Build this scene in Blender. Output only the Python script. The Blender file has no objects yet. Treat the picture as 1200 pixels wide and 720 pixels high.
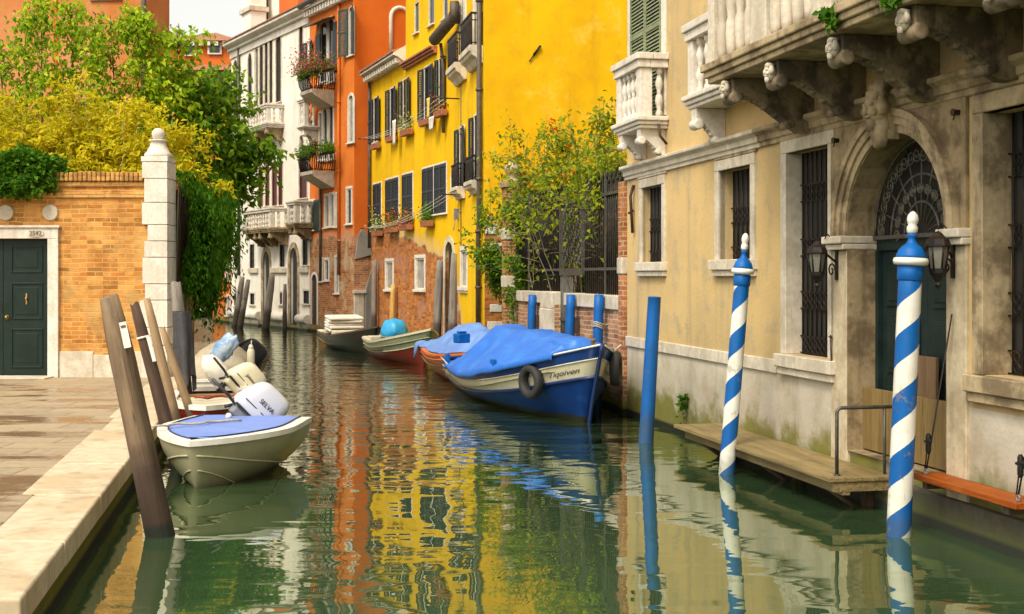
import bpy, bmesh, math, random
import numpy as np
from mathutils import Vector, Matrix, Euler, noise as mnoise

random.seed(7)
RNG = np.random.default_rng(11)
SC = bpy.context.scene
COL = SC.collection
R = math.radians
PI = math.pi

# ------------------------------------------------------------------ camera, sky, sun, exposure
EYE, FPX, CX, HY = 2.0, 1500.0, 600.0, 323.0
cam_d = bpy.data.cameras.new('camera')
cam = bpy.data.objects.new('camera', cam_d); COL.objects.link(cam)
cam.location = (0, 0, EYE); cam.rotation_euler = (R(90), 0, 0)
cam_d.sensor_width = 36; cam_d.lens = 36 * FPX / 1200
cam_d.shift_y = -(360 - HY) / 1200
cam_d.clip_start = .05; cam_d.clip_end = 1500
SC.camera = cam

SUN_EL, SUN_AZ = 52, 212      # azimuth clockwise from +Y: behind the camera, to its left
w = bpy.data.worlds.new('World'); SC.world = w; w.use_nodes = True
wn = w.node_tree
bg = wn.nodes['Background']
sky = wn.nodes.new('ShaderNodeTexSky'); sky.sky_type = 'NISHITA'; sky.sun_disc = False
sky.sun_elevation = R(SUN_EL); sky.sun_rotation = R(SUN_AZ)
sky.air_density = 1.0; sky.dust_density = 4.0; sky.ozone_density = 1.0
hs = wn.nodes.new('ShaderNodeHueSaturation'); hs.inputs['Saturation'].default_value = .15
wn.links.new(sky.outputs[0], hs.inputs['Color'])
wm = wn.nodes.new('ShaderNodeMix'); wm.data_type = 'RGBA'; wm.blend_type = 'MULTIPLY'
wm.inputs[0].default_value = 1; wm.inputs[7].default_value = (1.0, .97, .89, 1)
wn.links.new(hs.outputs[0], wm.inputs[6]); wn.links.new(wm.outputs[2], bg.inputs['Color'])
bg.inputs['Strength'].default_value = .14
sl = bpy.data.lights.new('sun', 'SUN'); sl.energy = 1.15; sl.angle = R(16); sl.color = (1, .92, .78)
sun = bpy.data.objects.new('sun', sl); COL.objects.link(sun)
sd = Vector((math.sin(R(SUN_AZ)) * math.cos(R(SUN_EL)), math.cos(R(SUN_AZ)) * math.cos(R(SUN_EL)), math.sin(R(SUN_EL))))
sun.rotation_euler = sd.to_track_quat('Z', 'Y').to_euler()
SC.view_settings.view_transform = 'Standard'; SC.view_settings.look = 'None'
SC.view_settings.gamma = 1; SC.view_settings.use_curve_mapping = False
SC.view_settings.exposure = 0.98
SC.cycles.use_denoising = True
SC.cycles.max_bounces = 8; SC.cycles.transparent_max_bounces = 8
SC.cycles.caustics_reflective = False; SC.cycles.caustics_refractive = False

# ------------------------------------------------------------------ geometry helpers
def at(px, py, Y): return Vector(((px - CX) / FPX * Y, Y, EYE - (py - HY) / FPX * Y))
def at_z(px, py, z): return at(px, py, (EYE - z) * FPX / (py - HY))

def tag(o, label=None, cat=None, group=None, kind=None):
    if label: o['label'] = label
    if cat: o['category'] = cat
    if group: o['group'] = group
    if kind: o['kind'] = kind
    return o

def empty(name, loc=(0, 0, 0), rz=0, label=None, cat=None, group=None, M=None):
    o = bpy.data.objects.new(name, None); COL.objects.link(o)
    o.empty_display_size = .2
    if M is not None: o.matrix_world = M
    else: o.location = loc; o.rotation_euler = (0, 0, rz)
    return tag(o, label, cat, group)

class MB:
    """collects primitives and links them as one mesh object"""
    def __init__(s): s.v = []; s.f = []; s.mi = []; s.sm = []; s.m = 0; s.X = None
    def raw(s, vs, fs, smooth=False):
        n = len(s.v)
        if s.X is not None: vs = [s.X @ Vector(p) for p in vs]
        s.v += [tuple(p) for p in vs]
        for f in fs: s.f.append(tuple(i + n for i in f)); s.mi.append(s.m); s.sm.append(smooth)
        return s
    def box(s, a, b):
        x0, y0, z0 = (min(a[i], b[i]) for i in range(3)); x1, y1, z1 = (max(a[i], b[i]) for i in range(3))
        return s.raw([(x0,y0,z0),(x1,y0,z0),(x1,y1,z0),(x0,y1,z0),(x0,y0,z1),(x1,y0,z1),(x1,y1,z1),(x0,y1,z1)],
                     [(0,3,2,1),(4,5,6,7),(0,1,5,4),(1,2,6,5),(2,3,7,6),(3,0,4,7)])
    def tube(s, pts, r, n=8, caps=True, smooth=True):
        pts = [Vector(p) for p in pts]; k = len(pts)
        rs = r if isinstance(r, (list, tuple)) else [r] * k
        vs = []; prev = None
        for i, p in enumerate(pts):
            t = (pts[min(i + 1, k - 1)] - pts[max(i - 1, 0)])
            t = t.normalized() if t.length > 1e-9 else Vector((0, 0, 1))
            if prev is None:
                a = Vector((0, 0, 1)) if abs(t.z) < .9 else Vector((1, 0, 0))
                u = t.cross(a).normalized()
            else:
                u = (prev - t * prev.dot(t)); u = u.normalized() if u.length > 1e-6 else t.orthogonal().normalized()
            prev = u; q = t.cross(u)
            for j in range(n):
                a = 2 * PI * j / n; vs.append(p + (u * math.cos(a) + q * math.sin(a)) * rs[i])
        fs = []
        for i in range(k - 1):
            for j in range(n):
                a = i * n + j; b = i * n + (j + 1) % n
                fs.append((a, b, b + n, a + n))
        s.raw(vs, fs, smooth)
        if caps: s.raw(vs[:n], [tuple(range(n))[::-1]]); s.raw(vs[-n:], [tuple(range(n))])
        return s
    def lathe(s, prof, c=(0, 0, 0), n=16, smooth=True, axis=None):
        vs = []; c = Vector(c)
        Q = Vector((0, 0, 1)).rotation_difference(Vector(axis)) if axis is not None else None
        for r, z in prof:
            for j in range(n):
                a = 2 * PI * j / n; p = Vector((r * math.cos(a), r * math.sin(a), z))
                vs.append(c + (Q @ p if Q else p))
        fs = [(i*n+j, i*n+(j+1)%n, (i+1)*n+(j+1)%n, (i+1)*n+j) for i in range(len(prof)-1) for j in range(n)]
        s.raw(vs, fs, smooth)
        s.raw(vs[:n], [tuple(range(n))[::-1]]); s.raw(vs[-n:], [tuple(range(n))])
        return s
    def prism(s, poly, x0, x1):
        """poly of (y,z) extruded along x"""
        n = len(poly)
        vs = [(x0, y, z) for y, z in poly] + [(x1, y, z) for y, z in poly]
        fs = [(i, (i + 1) % n, n + (i + 1) % n, n + i) for i in range(n)]
        fs += [tuple(range(n))[::-1], tuple(range(n, 2 * n))]
        return s.raw(vs, fs)
    def prism_y(s, poly, y0, y1):
        """poly of (x,z) extruded along y"""
        n = len(poly)
        vs = [(x, y0, z) for x, z in poly] + [(x, y1, z) for x, z in poly]
        fs = [(i, (i + 1) % n, n + (i + 1) % n, n + i) for i in range(n)]
        fs += [tuple(range(n))[::-1], tuple(range(n, 2 * n))]
        return s.raw(vs, fs)
    def sphere(s, c, r, n=12, sc=(1, 1, 1), lump=0, seed=0):
        vs = []; m = n // 2
        for i in range(m + 1):
            th = PI * i / m
            for j in range(n):
                a = 2 * PI * j / n
                d = Vector((math.sin(th) * math.cos(a), math.sin(th) * math.sin(a), math.cos(th)))
                k = 1 + (lump * mnoise.noise(d * 2.2 + Vector((seed, seed * 1.7, 0))) if lump else 0)
                vs.append((c[0] + d.x * r * sc[0] * k, c[1] + d.y * r * sc[1] * k, c[2] + d.z * r * sc[2] * k))
        fs = [(i*n+j, (i+1)*n+j, (i+1)*n+(j+1)%n, i*n+(j+1)%n) for i in range(m) for j in range(n)]
        return s.raw(vs, fs, True)
    def build(s, name, mats, parent=None, M=None, bevel=0, seg=2, sub=0):
        me = bpy.data.meshes.new(name)
        me.from_pydata(s.v, [], s.f)
        for m in (mats if isinstance(mats, (list, tuple)) else [mats]): me.materials.append(m)
        me.polygons.foreach_set('material_index', s.mi); me.polygons.foreach_set('use_smooth', s.sm)
        bm = bmesh.new(); bm.from_mesh(me)
        bmesh.ops.remove_doubles(bm, verts=bm.verts, dist=1e-5)
        bmesh.ops.recalc_face_normals(bm, faces=bm.faces)
        bm.to_mesh(me); bm.free(); me.update()
        o = bpy.data.objects.new(name, me); COL.objects.link(o)
        if parent is not None: o.parent = parent
        if M is not None: o.matrix_local = M
        if bevel:
            b = o.modifiers.new('bevel', 'BEVEL'); b.width = bevel; b.segments = seg; b.limit_method = 'ANGLE'
            b.angle_limit = R(40)
        if sub:
            b = o.modifiers.new('subdivision', 'SUBSURF'); b.levels = b.render_levels = sub
        return o

def leafmesh(name, mat, P, D, N, L, W, parent=None, fold=.25):
    """many small folded leaves in one mesh: P base points, D directions, N up hints"""
    n = len(P); P = np.asarray(P, float); D = np.asarray(D, float); N = np.asarray(N, float)
    D /= np.linalg.norm(D, axis=1, keepdims=True) + 1e-9
    S = np.cross(D, N); S /= np.linalg.norm(S, axis=1, keepdims=True) + 1e-9
    U = np.cross(S, D)
    L = np.asarray(L).reshape(-1, 1) * np.ones((n, 1)); W = np.asarray(W).reshape(-1, 1) * np.ones((n, 1))
    V = np.empty((n, 4, 3))
    V[:, 0] = P; V[:, 2] = P + D * L - U * L * fold * .6
    mid = P + D * L * .42
    V[:, 1] = mid + S * W * .5 + U * W * fold; V[:, 3] = mid - S * W * .5 + U * W * fold
    me = bpy.data.meshes.new(name)
    me.vertices.add(n * 4); me.vertices.foreach_set('co', V.ravel())
    idx = (np.arange(n)[:, None] * 4 + np.array([0, 1, 2, 0, 2, 3])).ravel()
    me.loops.add(n * 6); me.loops.foreach_set('vertex_index', idx.astype(np.int32))
    me.polygons.add(n * 2); me.polygons.foreach_set('loop_start', np.arange(0, n * 6, 3, dtype=np.int32))
    me.update(calc_edges=True); me.materials.append(mat)
    o = bpy.data.objects.new(name, me); COL.objects.link(o)
    if parent is not None: o.parent = parent
    return o

def rvec(n): 
    v = RNG.normal(size=(n, 3)); return v / np.linalg.norm(v, axis=1, keepdims=True)

# ------------------------------------------------------------------ materials
class G:
    def __init__(s, name):
        s.mat = bpy.data.materials.new(name); s.mat.use_nodes = True; s.nt = s.mat.node_tree
        s.b = s.nt.nodes['Principled BSDF']; s.out = s.nt.nodes['Material Output']
        s.tc = s.nt.nodes.new('ShaderNodeTexCoord'); s.obj = s.tc.outputs['Object']
    def n(s, t, ins=None, **pr):
        d = s.nt.nodes.new('ShaderNode' + t)
        for k, v in pr.items(): setattr(d, k, v)
        for k, v in (ins or {}).items(): s.put(d.inputs[k], v)
        return d
    def put(s, sock, v):
        if isinstance(v, bpy.types.NodeSocket): s.nt.links.new(v, sock)
        else:
            if sock.type == 'RGBA' and len(v) == 3: v = (*v, 1)
            sock.default_value = v
    def math(s, op, a, b=0.0, clamp=False):
        d = s.n('Math', {0: a, 1: b}, operation=op, use_clamp=clamp); return d.outputs[0]
    def map(s, sc=(1, 1, 1), loc=(0, 0, 0), vec=None):
        return s.n('Mapping', {'Vector': vec or s.obj, 'Scale': sc, 'Location': loc}).outputs[0]
    def noise(s, scale, detail=5, rough=.55, vec=None, dist=0):
        return s.n('TexNoise', {'Vector': vec or s.obj, 'Scale': scale, 'Detail': detail, 'Roughness': rough, 'Distortion': dist}).outputs['Fac']
    def step(s, v, a, b):
        return s.n('MapRange', {'Value': v, 'From Min': a, 'From Max': b}, interpolation_type='SMOOTHSTEP').outputs[0]
    def mix(s, f, a, b, mode='MIX'):
        d = s.n('Mix', data_type='RGBA', blend_type=mode)
        s.put(d.inputs[0], f); s.put(d.inputs[6], a); s.put(d.inputs[7], b); return d.outputs[2]
    def fmix(s, f, a, b):
        d = s.n('Mix', data_type='FLOAT'); s.put(d.inputs[0], f); s.put(d.inputs[2], a); s.put(d.inputs[3], b); return d.outputs[0]
    def xyz(s, vec=None):
        d = s.n('SeparateXYZ', {0: vec or s.obj}); return d.outputs
    def bump(s, h, strength=.4, dist=.02, nrm=None):
        ins = {'Height': h, 'Strength': strength, 'Distance': dist}
        if nrm is not None: ins['Normal'] = nrm
        o = s.n('Bump', ins).outputs[0]; s.put(s.b.inputs['Normal'], o); return o
    def done(s, col=None, rough=.8, **kw):
        if col is not None: s.put(s.b.inputs['Base Color'], col)
        s.put(s.b.inputs['Roughness'], rough)
        for k, v in kw.items(): s.put(s.b.inputs[k.replace('_', ' ')], v)
        return s.mat

def flat(name, col, rough=.6, var=.12, scale=8, metal=0, bump=.1, grime=None, gamt=.5, gscale=3, **kw):
    """painted or plain surface with mild mottling, optional grime patches"""
    g = G(name)
    n = g.noise(scale, 6)
    c = g.mix(g.step(n, .3, .7), [x * (1 - var) for x in col], [min(1, x * (1 + var)) for x in col])
    r = g.fmix(n, rough * .8, min(1, rough * 1.2))
    if grime is not None:
        m = g.math('MULTIPLY', g.step(g.noise(gscale, 7, .65), .5, .72), gamt)
        c = g.mix(m, c, grime)
    if bump: g.bump(g.noise(scale * 5, 4), bump, .01)
    return g.done(c, r, Metallic=metal, **kw)

def wallmat(name, base, alt, dirt, streak=.5, dirtamt=.5, bump=.35, algae=0, band=None, brick=None, mask=None, patch=None, rough=.9, white=None, fade=None):
    """weathered render; brick=(c1,c2,mortar) shows where mask says; algae = height of the tide line"""
    g = G(name)
    x, y, z = g.xyz()[:3]
    big = g.noise(.55, 8, .62); mid = g.noise(2.6, 8, .62); fine = g.noise(26, 5)
    st = g.noise(1, 6, .6, g.map((3.2, 3.2, .22)))
    c = g.mix(g.step(big, .35, .65), base, alt)
    c = g.mix(g.math('MULTIPLY', g.step(mid, .48, .72), dirtamt), c, dirt)
    c = g.mix(g.math('MULTIPLY', g.step(st, .52, .75), streak), c, [d * .8 for d in dirt])
    c = g.mix(g.math('MULTIPLY', g.step(fine, .35, .75), .12), c, [min(1, b * 1.3) for b in base])
    if fade: c = g.mix(g.math('MULTIPLY', g.step(g.noise(.9, 9, .7, None, .4), .52, .68), .6), c, fade)
    if white:   # (height, colour): the lower render has a coat of its own
        hh, wc, wd = white
        wcol = g.mix(g.step(mid, .42, .72), wc, wd)
        wcol = g.mix(g.math('MULTIPLY', g.step(st, .55, .75), .4), wcol, [k * .6 for k in wd])
        c = g.mix(g.step(z, hh + .004, hh), c, wcol)
    h = g.math('ADD', g.math('MULTIPLY', mid, .5), g.math('MULTIPLY', fine, .35))
    if brick is not None:
        u = g.math('ADD', x, y)
        vec = g.n('CombineXYZ', {0: u, 1: z, 2: 0.0}).outputs[0]
        wob = g.n('VectorMath', {0: vec, 1: g.n('VectorMath', {0: g.n('TexNoise', {'Vector': g.obj, 'Scale': 2.0}).outputs['Color'], 3: .05}, operation='SCALE').outputs[0]}, operation='ADD').outputs[0]
        bt = g.n('TexBrick', {'Vector': wob, 'Color1': brick[0], 'Color2': brick[1], 'Mortar': brick[2], 'Scale': 1.0, 'Mortar Size': .008,
                              'Mortar Smooth': .3, 'Bias': -.1, 'Brick Width': .25, 'Row Height': .072})
        wh = g.n('TexWhiteNoise', {'Vector': g.n('VectorMath', {0: g.n('VectorMath', {0: wob, 1: (4.0, 13.9, 1)}, operation='MULTIPLY').outputs[0]}, operation='FLOOR').outputs[0]}).outputs['Value']
        bc = g.mix(g.math('MULTIPLY', g.step(wh, .62, .9), .55), bt.outputs['Color'], [k * .42 for k in brick[0]])
        bc = g.mix(g.math('MULTIPLY', g.step(wh, .3, .05), .5), bc, [min(1, k * 1.35) for k in brick[1]])
        bc = g.mix(bt.outputs['Fac'], bc, brick[2])
        bc = g.mix(g.math('MULTIPLY', g.step(mid, .4, .7), .5), bc, [k * .45 for k in brick[0]])
        bc = g.mix(g.math('MULTIPLY', g.step(g.noise(5.5, 6), .5, .7), .5), bc, [min(1, k * 1.25) for k in brick[1]])
        bc = g.mix(g.math('MULTIPLY', g.step(st, .55, .75), .3), bc, dirt)
        if patch is not None: bc = g.mix(g.math('MULTIPLY', g.step(g.noise(1.1, 7, .6), .52, .58), .85), bc, g.mix(g.step(mid, .4, .65), patch, [k * .7 for k in patch]))
        if mask is None: m = 1.0; c = bc
        else:
            ax, az, c0, na = mask      # brick where ax*x + az*z + c0 + na*(noise-.5) > 0
            v = g.math('ADD', g.math('ADD', g.math('MULTIPLY', x, ax), g.math('MULTIPLY', z, az)), c0)
            v = g.math('ADD', v, g.math('MULTIPLY', g.math('SUBTRACT', g.noise(1.3, 8, .65), .5), na))
            m = g.step(v, -.03, .03)
            edge = g.math('MULTIPLY', g.step(v, -.5, -.02), .55)
            c = g.mix(edge, c, [.42, .36, .28])
            c = g.mix(m, c, bc)
        h = g.math('ADD', h, g.math('MULTIPLY', g.math('MULTIPLY', bt.outputs['Fac'], m), -1.1))
        if mask is not None: h = g.math('ADD', h, g.math('MULTIPLY', m, -.8))
    if algae:
        v = g.math('SUBTRACT', z, g.math('MULTIPLY', g.noise(1.8, 6, .65), algae * 1.6))
        damp = g.step(v, algae * 1.3, -.1 * algae)
        c = g.mix(g.math('MULTIPLY', damp, .45), c, [.16, .13, .09])
        c = g.mix(g.math('MULTIPLY', g.step(v, .0, -algae * .45), .9), c, g.mix(mid, [.06, .075, .012], [.22, .19, .015]))
        c = g.mix(g.step(z, .10, .05), c, [.018, .02, .012])
    g.bump(h, bump, .03)
    return g.done(c, rough, Specular_IOR_Level=.15)

def stone(name, col, dirt, amt=.6, rough=.8, bump=.3, scale=2.2, algae=0):
    g = G(name)
    a = g.noise(scale, 8, .65); b = g.noise(scale * 9, 6); st = g.noise(1, 7, .65, g.map((5, 5, .7)))
    c = g.mix(g.step(b, .35, .7), col, [k * .82 for k in col])
    c = g.mix(g.math('MULTIPLY', g.step(a, .44, .60), amt), c, dirt)
    c = g.mix(g.math('MULTIPLY', g.step(st, .5, .68), amt * .8), c, [k * .6 for k in dirt])
    if algae:
        z = g.xyz()[2]; v = g.math('SUBTRACT', z, g.math('MULTIPLY', a, algae * 1.5))
        c = g.mix(g.math('MULTIPLY', g.step(v, .1, -algae * .6), .85), c, [.09, .1, .02])
        c = g.mix(g.step(z, .10, .05), c, [.018, .02, .012])
    g.bump(g.math('ADD', a, g.math('MULTIPLY', b, .4)), bump, .02)
    return g.done(c, rough)

def wood(name, c1, c2, wet=None, rough=.85, axis='z', **kw):
    g = G(name)
    sc = {'z': (16, 16, .8), 'x': (.8, 16, 16), 'y': (16, .8, 16)}[axis]
    a = g.noise(1, 8, .65, g.map(sc), .6); b = g.noise(2.2, 6)
    cr = g.noise(1, 4, .6, g.map(tuple(k * 2.2 for k in sc)))
    c = g.mix(g.step(a, .32, .68), c1, c2)
    c = g.mix(g.math('MULTIPLY', g.step(b, .45, .75), .5), c, [k * .5 for k in c1])
    c = g.mix(g.math('MULTIPLY', g.step(cr, .62, .7), .75), c, [k * .22 for k in c1])
    if wet:
        z = g.math('SUBTRACT', g.xyz()[2], .92); v = g.math('SUBTRACT', z, g.math('MULTIPLY', b, .35))
        c = g.mix(g.math('MULTIPLY', g.step(v, wet, wet - .35), .85), c, [.03, .014, .008])
        c = g.mix(g.step(g.math('SUBTRACT', z, g.math('MULTIPLY', b, .06)), .09, .03), c, [.012, .014, .008])
    g.bump(g.math('ADD', a, g.math('MULTIPLY', cr, .8)), .8, .016)
    return g.done(c, rough, **kw)

def leafmat(name, cols, transl=.35, rough=.55):
    g = G(name)
    rnd = g.n('NewGeometry').outputs['Random Per Island']
    rp = g.n('ValToRGB'); e = rp.color_ramp.elements
    while len(e) < len(cols): e.new(.5)
    for i, cc in enumerate(cols): e[i].position = i / max(1, len(cols) - 1); e[i].color = (*cc, 1)
    g.put(rp.inputs[0], rnd)
    c = g.mix(g.step(g.noise(1.3, 3), .35, .65), rp.outputs[0], g.mix(1.0, rp.outputs[0], (.72, .74, .6), 'MULTIPLY'))
    g.done(c, rough, Specular_IOR_Level=.12)
    tr = g.n('BsdfTranslucent', {'Color': c}); mx = g.n('MixShader', {0: transl})
    g.nt.links.new(g.b.outputs[0], mx.inputs[1]); g.nt.links.new(tr.outputs[0], mx.inputs[2])
    g.nt.links.new(mx.outputs[0], g.out.inputs[0])
    return g.mat

M = {}
M['tan'] = wallmat('tan_render', (.62, .435, .19), (.50, .36, .17), (.36, .295, .20), .6, .8, .5, algae=.72,
                   white=(.99, (.68, .61, .48), (.52, .43, .29)))
M['tan_side'] = wallmat('brick_tan_side', (.4, .3, .2), (.35, .25, .2), (.2, .15, .1), brick=((.32, .12, .05), (.42, .19, .08), (.45, .38, .28)), algae=.25)
YB = ((.38, .10, .020), (.52, .20, .045), (.30, .20, .10))
M['yellow_a'] = wallmat('yellow_render_a', (.80, .49, .003), (.70, .39, .004), (.50, .22, .02), .55, .35, .25, algae=.25,
                        brick=YB, mask=(-.15, -1, 3.75, 1.2), patch=(.40, .19, .11))
M['yellow_b'] = wallmat('yellow_render_b', (.80, .50, .003), (.71, .40, .004), (.50, .24, .03), .5, .3, .25, algae=.25,
                        brick=YB, mask=(-.9, -.8, 1.6, 1.2), patch=(.45, .38, .28))
M['yellow_c'] = wallmat('yellow_render_c', (.80, .455, .003), (.68, .355, .003), (.58, .30, .012), .45, .55, .3, fade=(.80, .56, .08), algae=.25,
                        brick=YB, mask=(-.3, -1, 3.0, .8))
M['orange'] = wallmat('orange_render', (.72, .20, .030), (.60, .145, .022), (.42, .14, .05), .5, .4, .25, algae=.25,
                      brick=((.36, .12, .035), (.48, .21, .07), (.38, .29, .19)), mask=(0, -1, 3.3, 2.4), patch=(.50, .36, .22))
M['orange_side'] = wallmat('orange_render_side', (.68, .155, .016), (.58, .12, .014), (.46, .12, .035), .25, .25, .2, algae=.25,
                           brick=((.36, .13, .05), (.46, .22, .09), (.45, .36, .25)), mask=(0, -1, 3.0, .9))
M['white_wall'] = wallmat('white_render', (.84, .79, .69), (.78, .71, .58), (.54, .45, .32), .5, .35, .25, algae=.3)
M['far_orange'] = wallmat('far_orange_render', (.62, .15, .03), (.54, .12, .025), (.4, .16, .06), .4, .4, .2, algae=.3)
M['peach'] = wallmat('peach_render', (.58, .24, .10), (.50, .16, .04), (.46, .23, .12), .3, .55, .2)
M['far_brick'] = wallmat('far_brick', (.35, .25, .18), (.3, .2, .15), (.2, .15, .1), brick=((.26, .11, .06), (.33, .17, .09), (.36, .3, .22)), algae=.3, patch=(.40, .32, .22))
M['quay_brick'] = wallmat('left_wall_brick', (.5, .3, .1), (.5, .3, .1), (.30, .19, .10), .3, .3, .45,
                          brick=((.48, .18, .032), (.60, .30, .075), (.56, .36, .15)), patch=(.56, .33, .11))
M['garden_brick'] = wallmat('garden_wall_brick', (.4, .3, .2), (.35, .25, .2), (.22, .15, .1), brick=((.36, .15, .07), (.50, .28, .14), (.54, .47, .35)), algae=.45)
M['red_brick'] = wallmat('pilaster_brick', (.4, .3, .2), (.35, .25, .2), (.22, .15, .1), brick=((.36, .12, .04), (.47, .20, .07), (.5, .4, .28)), algae=.3)
M['moss_brick'] = wallmat('quay_face_brick', (.4, .3, .2), (.35, .25, .2), (.06, .05, .02), .5, .7, .6, brick=((.07, .055, .025), (.12, .09, .035), (.035, .035, .015)), algae=.5)
M['istria'] = stone('white_stone', (.66, .58, .45), (.36, .29, .19), .5)
M['istria_clean'] = stone('pale_stone', (.74, .68, .58), (.45, .37, .26), .35)
M['soot_stone'] = stone('sooty_stone', (.36, .265, .14), (.10, .063, .028), .8)
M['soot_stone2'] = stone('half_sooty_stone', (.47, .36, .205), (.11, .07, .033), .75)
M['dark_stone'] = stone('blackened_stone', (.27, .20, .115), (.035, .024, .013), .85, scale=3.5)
M['kerb'] = stone('quay_stone', (.58, .475, .32), (.40, .27, .13), .5, .75, .2, 1.2)
M['coping_brick'] = wallmat('coping_brick', (.5, .3, .1), (.5, .3, .1), (.18, .1, .03), .4, .5, .5, brick=((.52, .25, .06), (.60, .34, .10), (.34, .20, .09)))
M['iron'] = flat('dark_iron', (.018, .015, .013), .55, .3, 20, .6, .2, (.10, .045, .02), .6, 6)
M['rust_iron'] = flat('rusty_iron', (.06, .035, .024), .65, .3, 20, .5, .2, (.16, .08, .04), .6, 6)
M['grey_iron'] = flat('grey_iron', (.085, .08, .065), .55, .3, 20, .4, .2, (.15, .11, .07), .6, 6)
M['green_door'] = flat('dark_green_paint', (.006, .017, .011), .5, .2, 6, 0, .05, (.014, .02, .012), .4, 4, Specular_IOR_Level=.25)
M['teal_door'] = flat('dark_teal_paint', (.008, .019, .017), .6, .25, 6, 0, .1, (.03, .03, .018), .5, 4, Specular_IOR_Level=.25)
M['shutter'] = flat('black_green_shutter', (.014, .018, .022), .55, .25, 10, 0, .1)
M['shutter_green'] = flat('green_shutter', (.03, .055, .04), .55, .25, 10, 0, .1)
M['shutter_red'] = flat('dark_red_wood', (.075, .015, .012), .6, .25, 10, 0, .1)
M['olive_paint'] = flat('olive_green_paint', (.20, .23, .12), .5, .2, 10, 0, .1)
M['white_frame'] = flat('white_window_paint', (.62, .57, .48), .55, .15, 10, 0, .1, (.35, .28, .18), .4, 8)
M['glass'] = flat('dark_window_glass', (.012, .014, .015), .06, .3, 2, 0, 0)
M['dark_room'] = flat('dark_interior', (.02, .016, .012), .8, .4, 2, 0, 0)
M['pale_glass'] = flat('curtained_glass', (.28, .26, .22), .15, .3, 3, 0, 0)
M['grey_plaster'] = wallmat('grey_cement', (.30, .27, .22), (.24, .21, .17), (.14, .12, .09), .5, .5, .4, algae=.25)
M['terracotta'] = flat('terracotta', (.36, .12, .05), .8, .25, 12, 0, .2, (.2, .1, .06), .5, 5)
def tiles(name):
    g = G(name)
    wv = g.n('TexWave', {'Vector': g.obj, 'Scale': 3.4, 'Distortion': .6, 'Detail': 2.0}, bands_direction='X').outputs['Fac']
    c = g.mix(g.noise(3, 6), (.42, .13, .05), (.56, .27, .14)); c = g.mix(g.step(g.noise(9, 6), .55, .7), c, (.20, .10, .06))
    c = g.mix(g.math('MULTIPLY', g.step(wv, .4, .1), .5), c, (.14, .07, .04))
    g.bump(wv, .8, .06); return g.done(c, .85)
M['tile'] = tiles('roof_tiles')
M['pipe'] = flat('old_drainpipe', (.085, .065, .045), .6, .3, 8, .2, .1)
M['gold'] = flat('brass', (.45, .28, .08), .35, .2, 8, .9, 0)
M['blue_paint'] = flat('blue_pole_paint', (.001, .10, .36), .5, .2, 6, 0, .2, (.012, .08, .22), .5, 9, Specular_IOR_Level=.3)
M['blue_hull'] = flat('blue_hull_paint', (.003, .034, .17), .32, .15, 3, 0, .05, (.02, .07, .20), .5, 4)
M['navy'] = flat('dark_blue_paint', (.006, .022, .10), .35, .15, 5, 0, .05)
M['cream_paint'] = flat('cream_boat_paint', (.60, .54, .37), .4, .1, 5, 0, .1, (.35, .28, .15), .5, 5)
M['white_paint'] = flat('white_boat_paint', (.74, .70, .60), .4, .08, 5, 0, .05, (.45, .38, .26), .4, 6)
M['black_rubber'] = flat('black_rubber', (.018, .017, .016), .7, .2, 20, 0, .2)
M['black_paint'] = flat('black_boat_paint', (.016, .013, .011), .35, .2, 5, 0, .05)
M['waterline'] = flat('weedy_waterline', (.022, .022, .014), .6, .4, 8, 0, .3, (.05, .06, .02), .6, 6)
M['olive_hull'] = flat('olive_grp_hull', (.34, .31, .18), .35, .12, 2, 0, .05, (.20, .17, .07), .55, 3)
M['red_hull'] = flat('red_boat_paint', (.24, .022, .014), .35, .15, 4, 0, .05, (.12, .02, .015), .5, 4)
M['orange_hull'] = flat('orange_boat_paint', (.62, .14, .025), .38, .12, 4, 0, .05, (.35, .10, .03), .5, 4)
M['sage'] = flat('sage_green_paint', (.27, .29, .17), .45, .12, 4, 0, .05, (.18, .17, .09), .5, 4)
def cloth(name, col, alt, scale=3, rough=.75):
    g = G(name); a = g.noise(scale, 6); b = g.noise(scale * .4, 3)
    c = g.mix(g.step(a, .35, .7), col, alt); c = g.mix(g.math('MULTIPLY', g.step(b, .5, .65), .3), c, [k * .75 for k in col])
    g.bump(g.math('ADD', g.noise(scale * 1.5, 4), g.math('MULTIPLY', g.noise(60, 2), .15)), .35, .04)
    return g.done(c, rough)
M['blue_tarp'] = cloth('blue_tarpaulin', (.018, .125, .50), (.03, .17, .56), 2.5, .5)
M['faded_tarp'] = cloth('faded_blue_tarpaulin', (.11, .22, .52), (.15, .27, .55), 2.5, .6)
M['lilac_deck'] = cloth('blue_deck_cover', (.155, .235, .56), (.185, .27, .60), 3, .6)
M['beige_tarp'] = cloth('beige_boat_cover', (.40, .34, .235), (.34, .285, .19), 4, .8)
M['white_cloth'] = cloth('white_cloth', (.68, .63, .53), (.60, .55, .45), 6, .85)
M['black_cloth'] = cloth('dark_grey_plastic_sheet', (.035, .034, .036), (.055, .053, .055), 5, .45)
M['sky_tarp'] = cloth('bright_blue_plastic', (.018, .30, .60), (.03, .36, .66), 6, .4)
M['yellow_cloth'] = cloth('yellow_cloth', (.75, .50, .10), (.7, .45, .1), 6, .85)
M['bag_blue'] = cloth('blue_white_plastic', (.05, .20, .42), (.55, .58, .58), 5, .35)
M['motor_white'] = flat('white_motor_cowl', (.56, .56, .60), .22, .04, 3, 0, 0)
M['motor_cream'] = flat('cream_motor_cowl', (.70, .63, .44), .3, .05, 3, 0, 0)
M['motor_dark'] = flat('black_motor_plastic', (.022, .022, .024), .4, .2, 8, 0, .05)
M['motor_grey'] = flat('grey_motor_plastic', (.20, .20, .21), .4, .2, 8, 0, .05)
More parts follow.
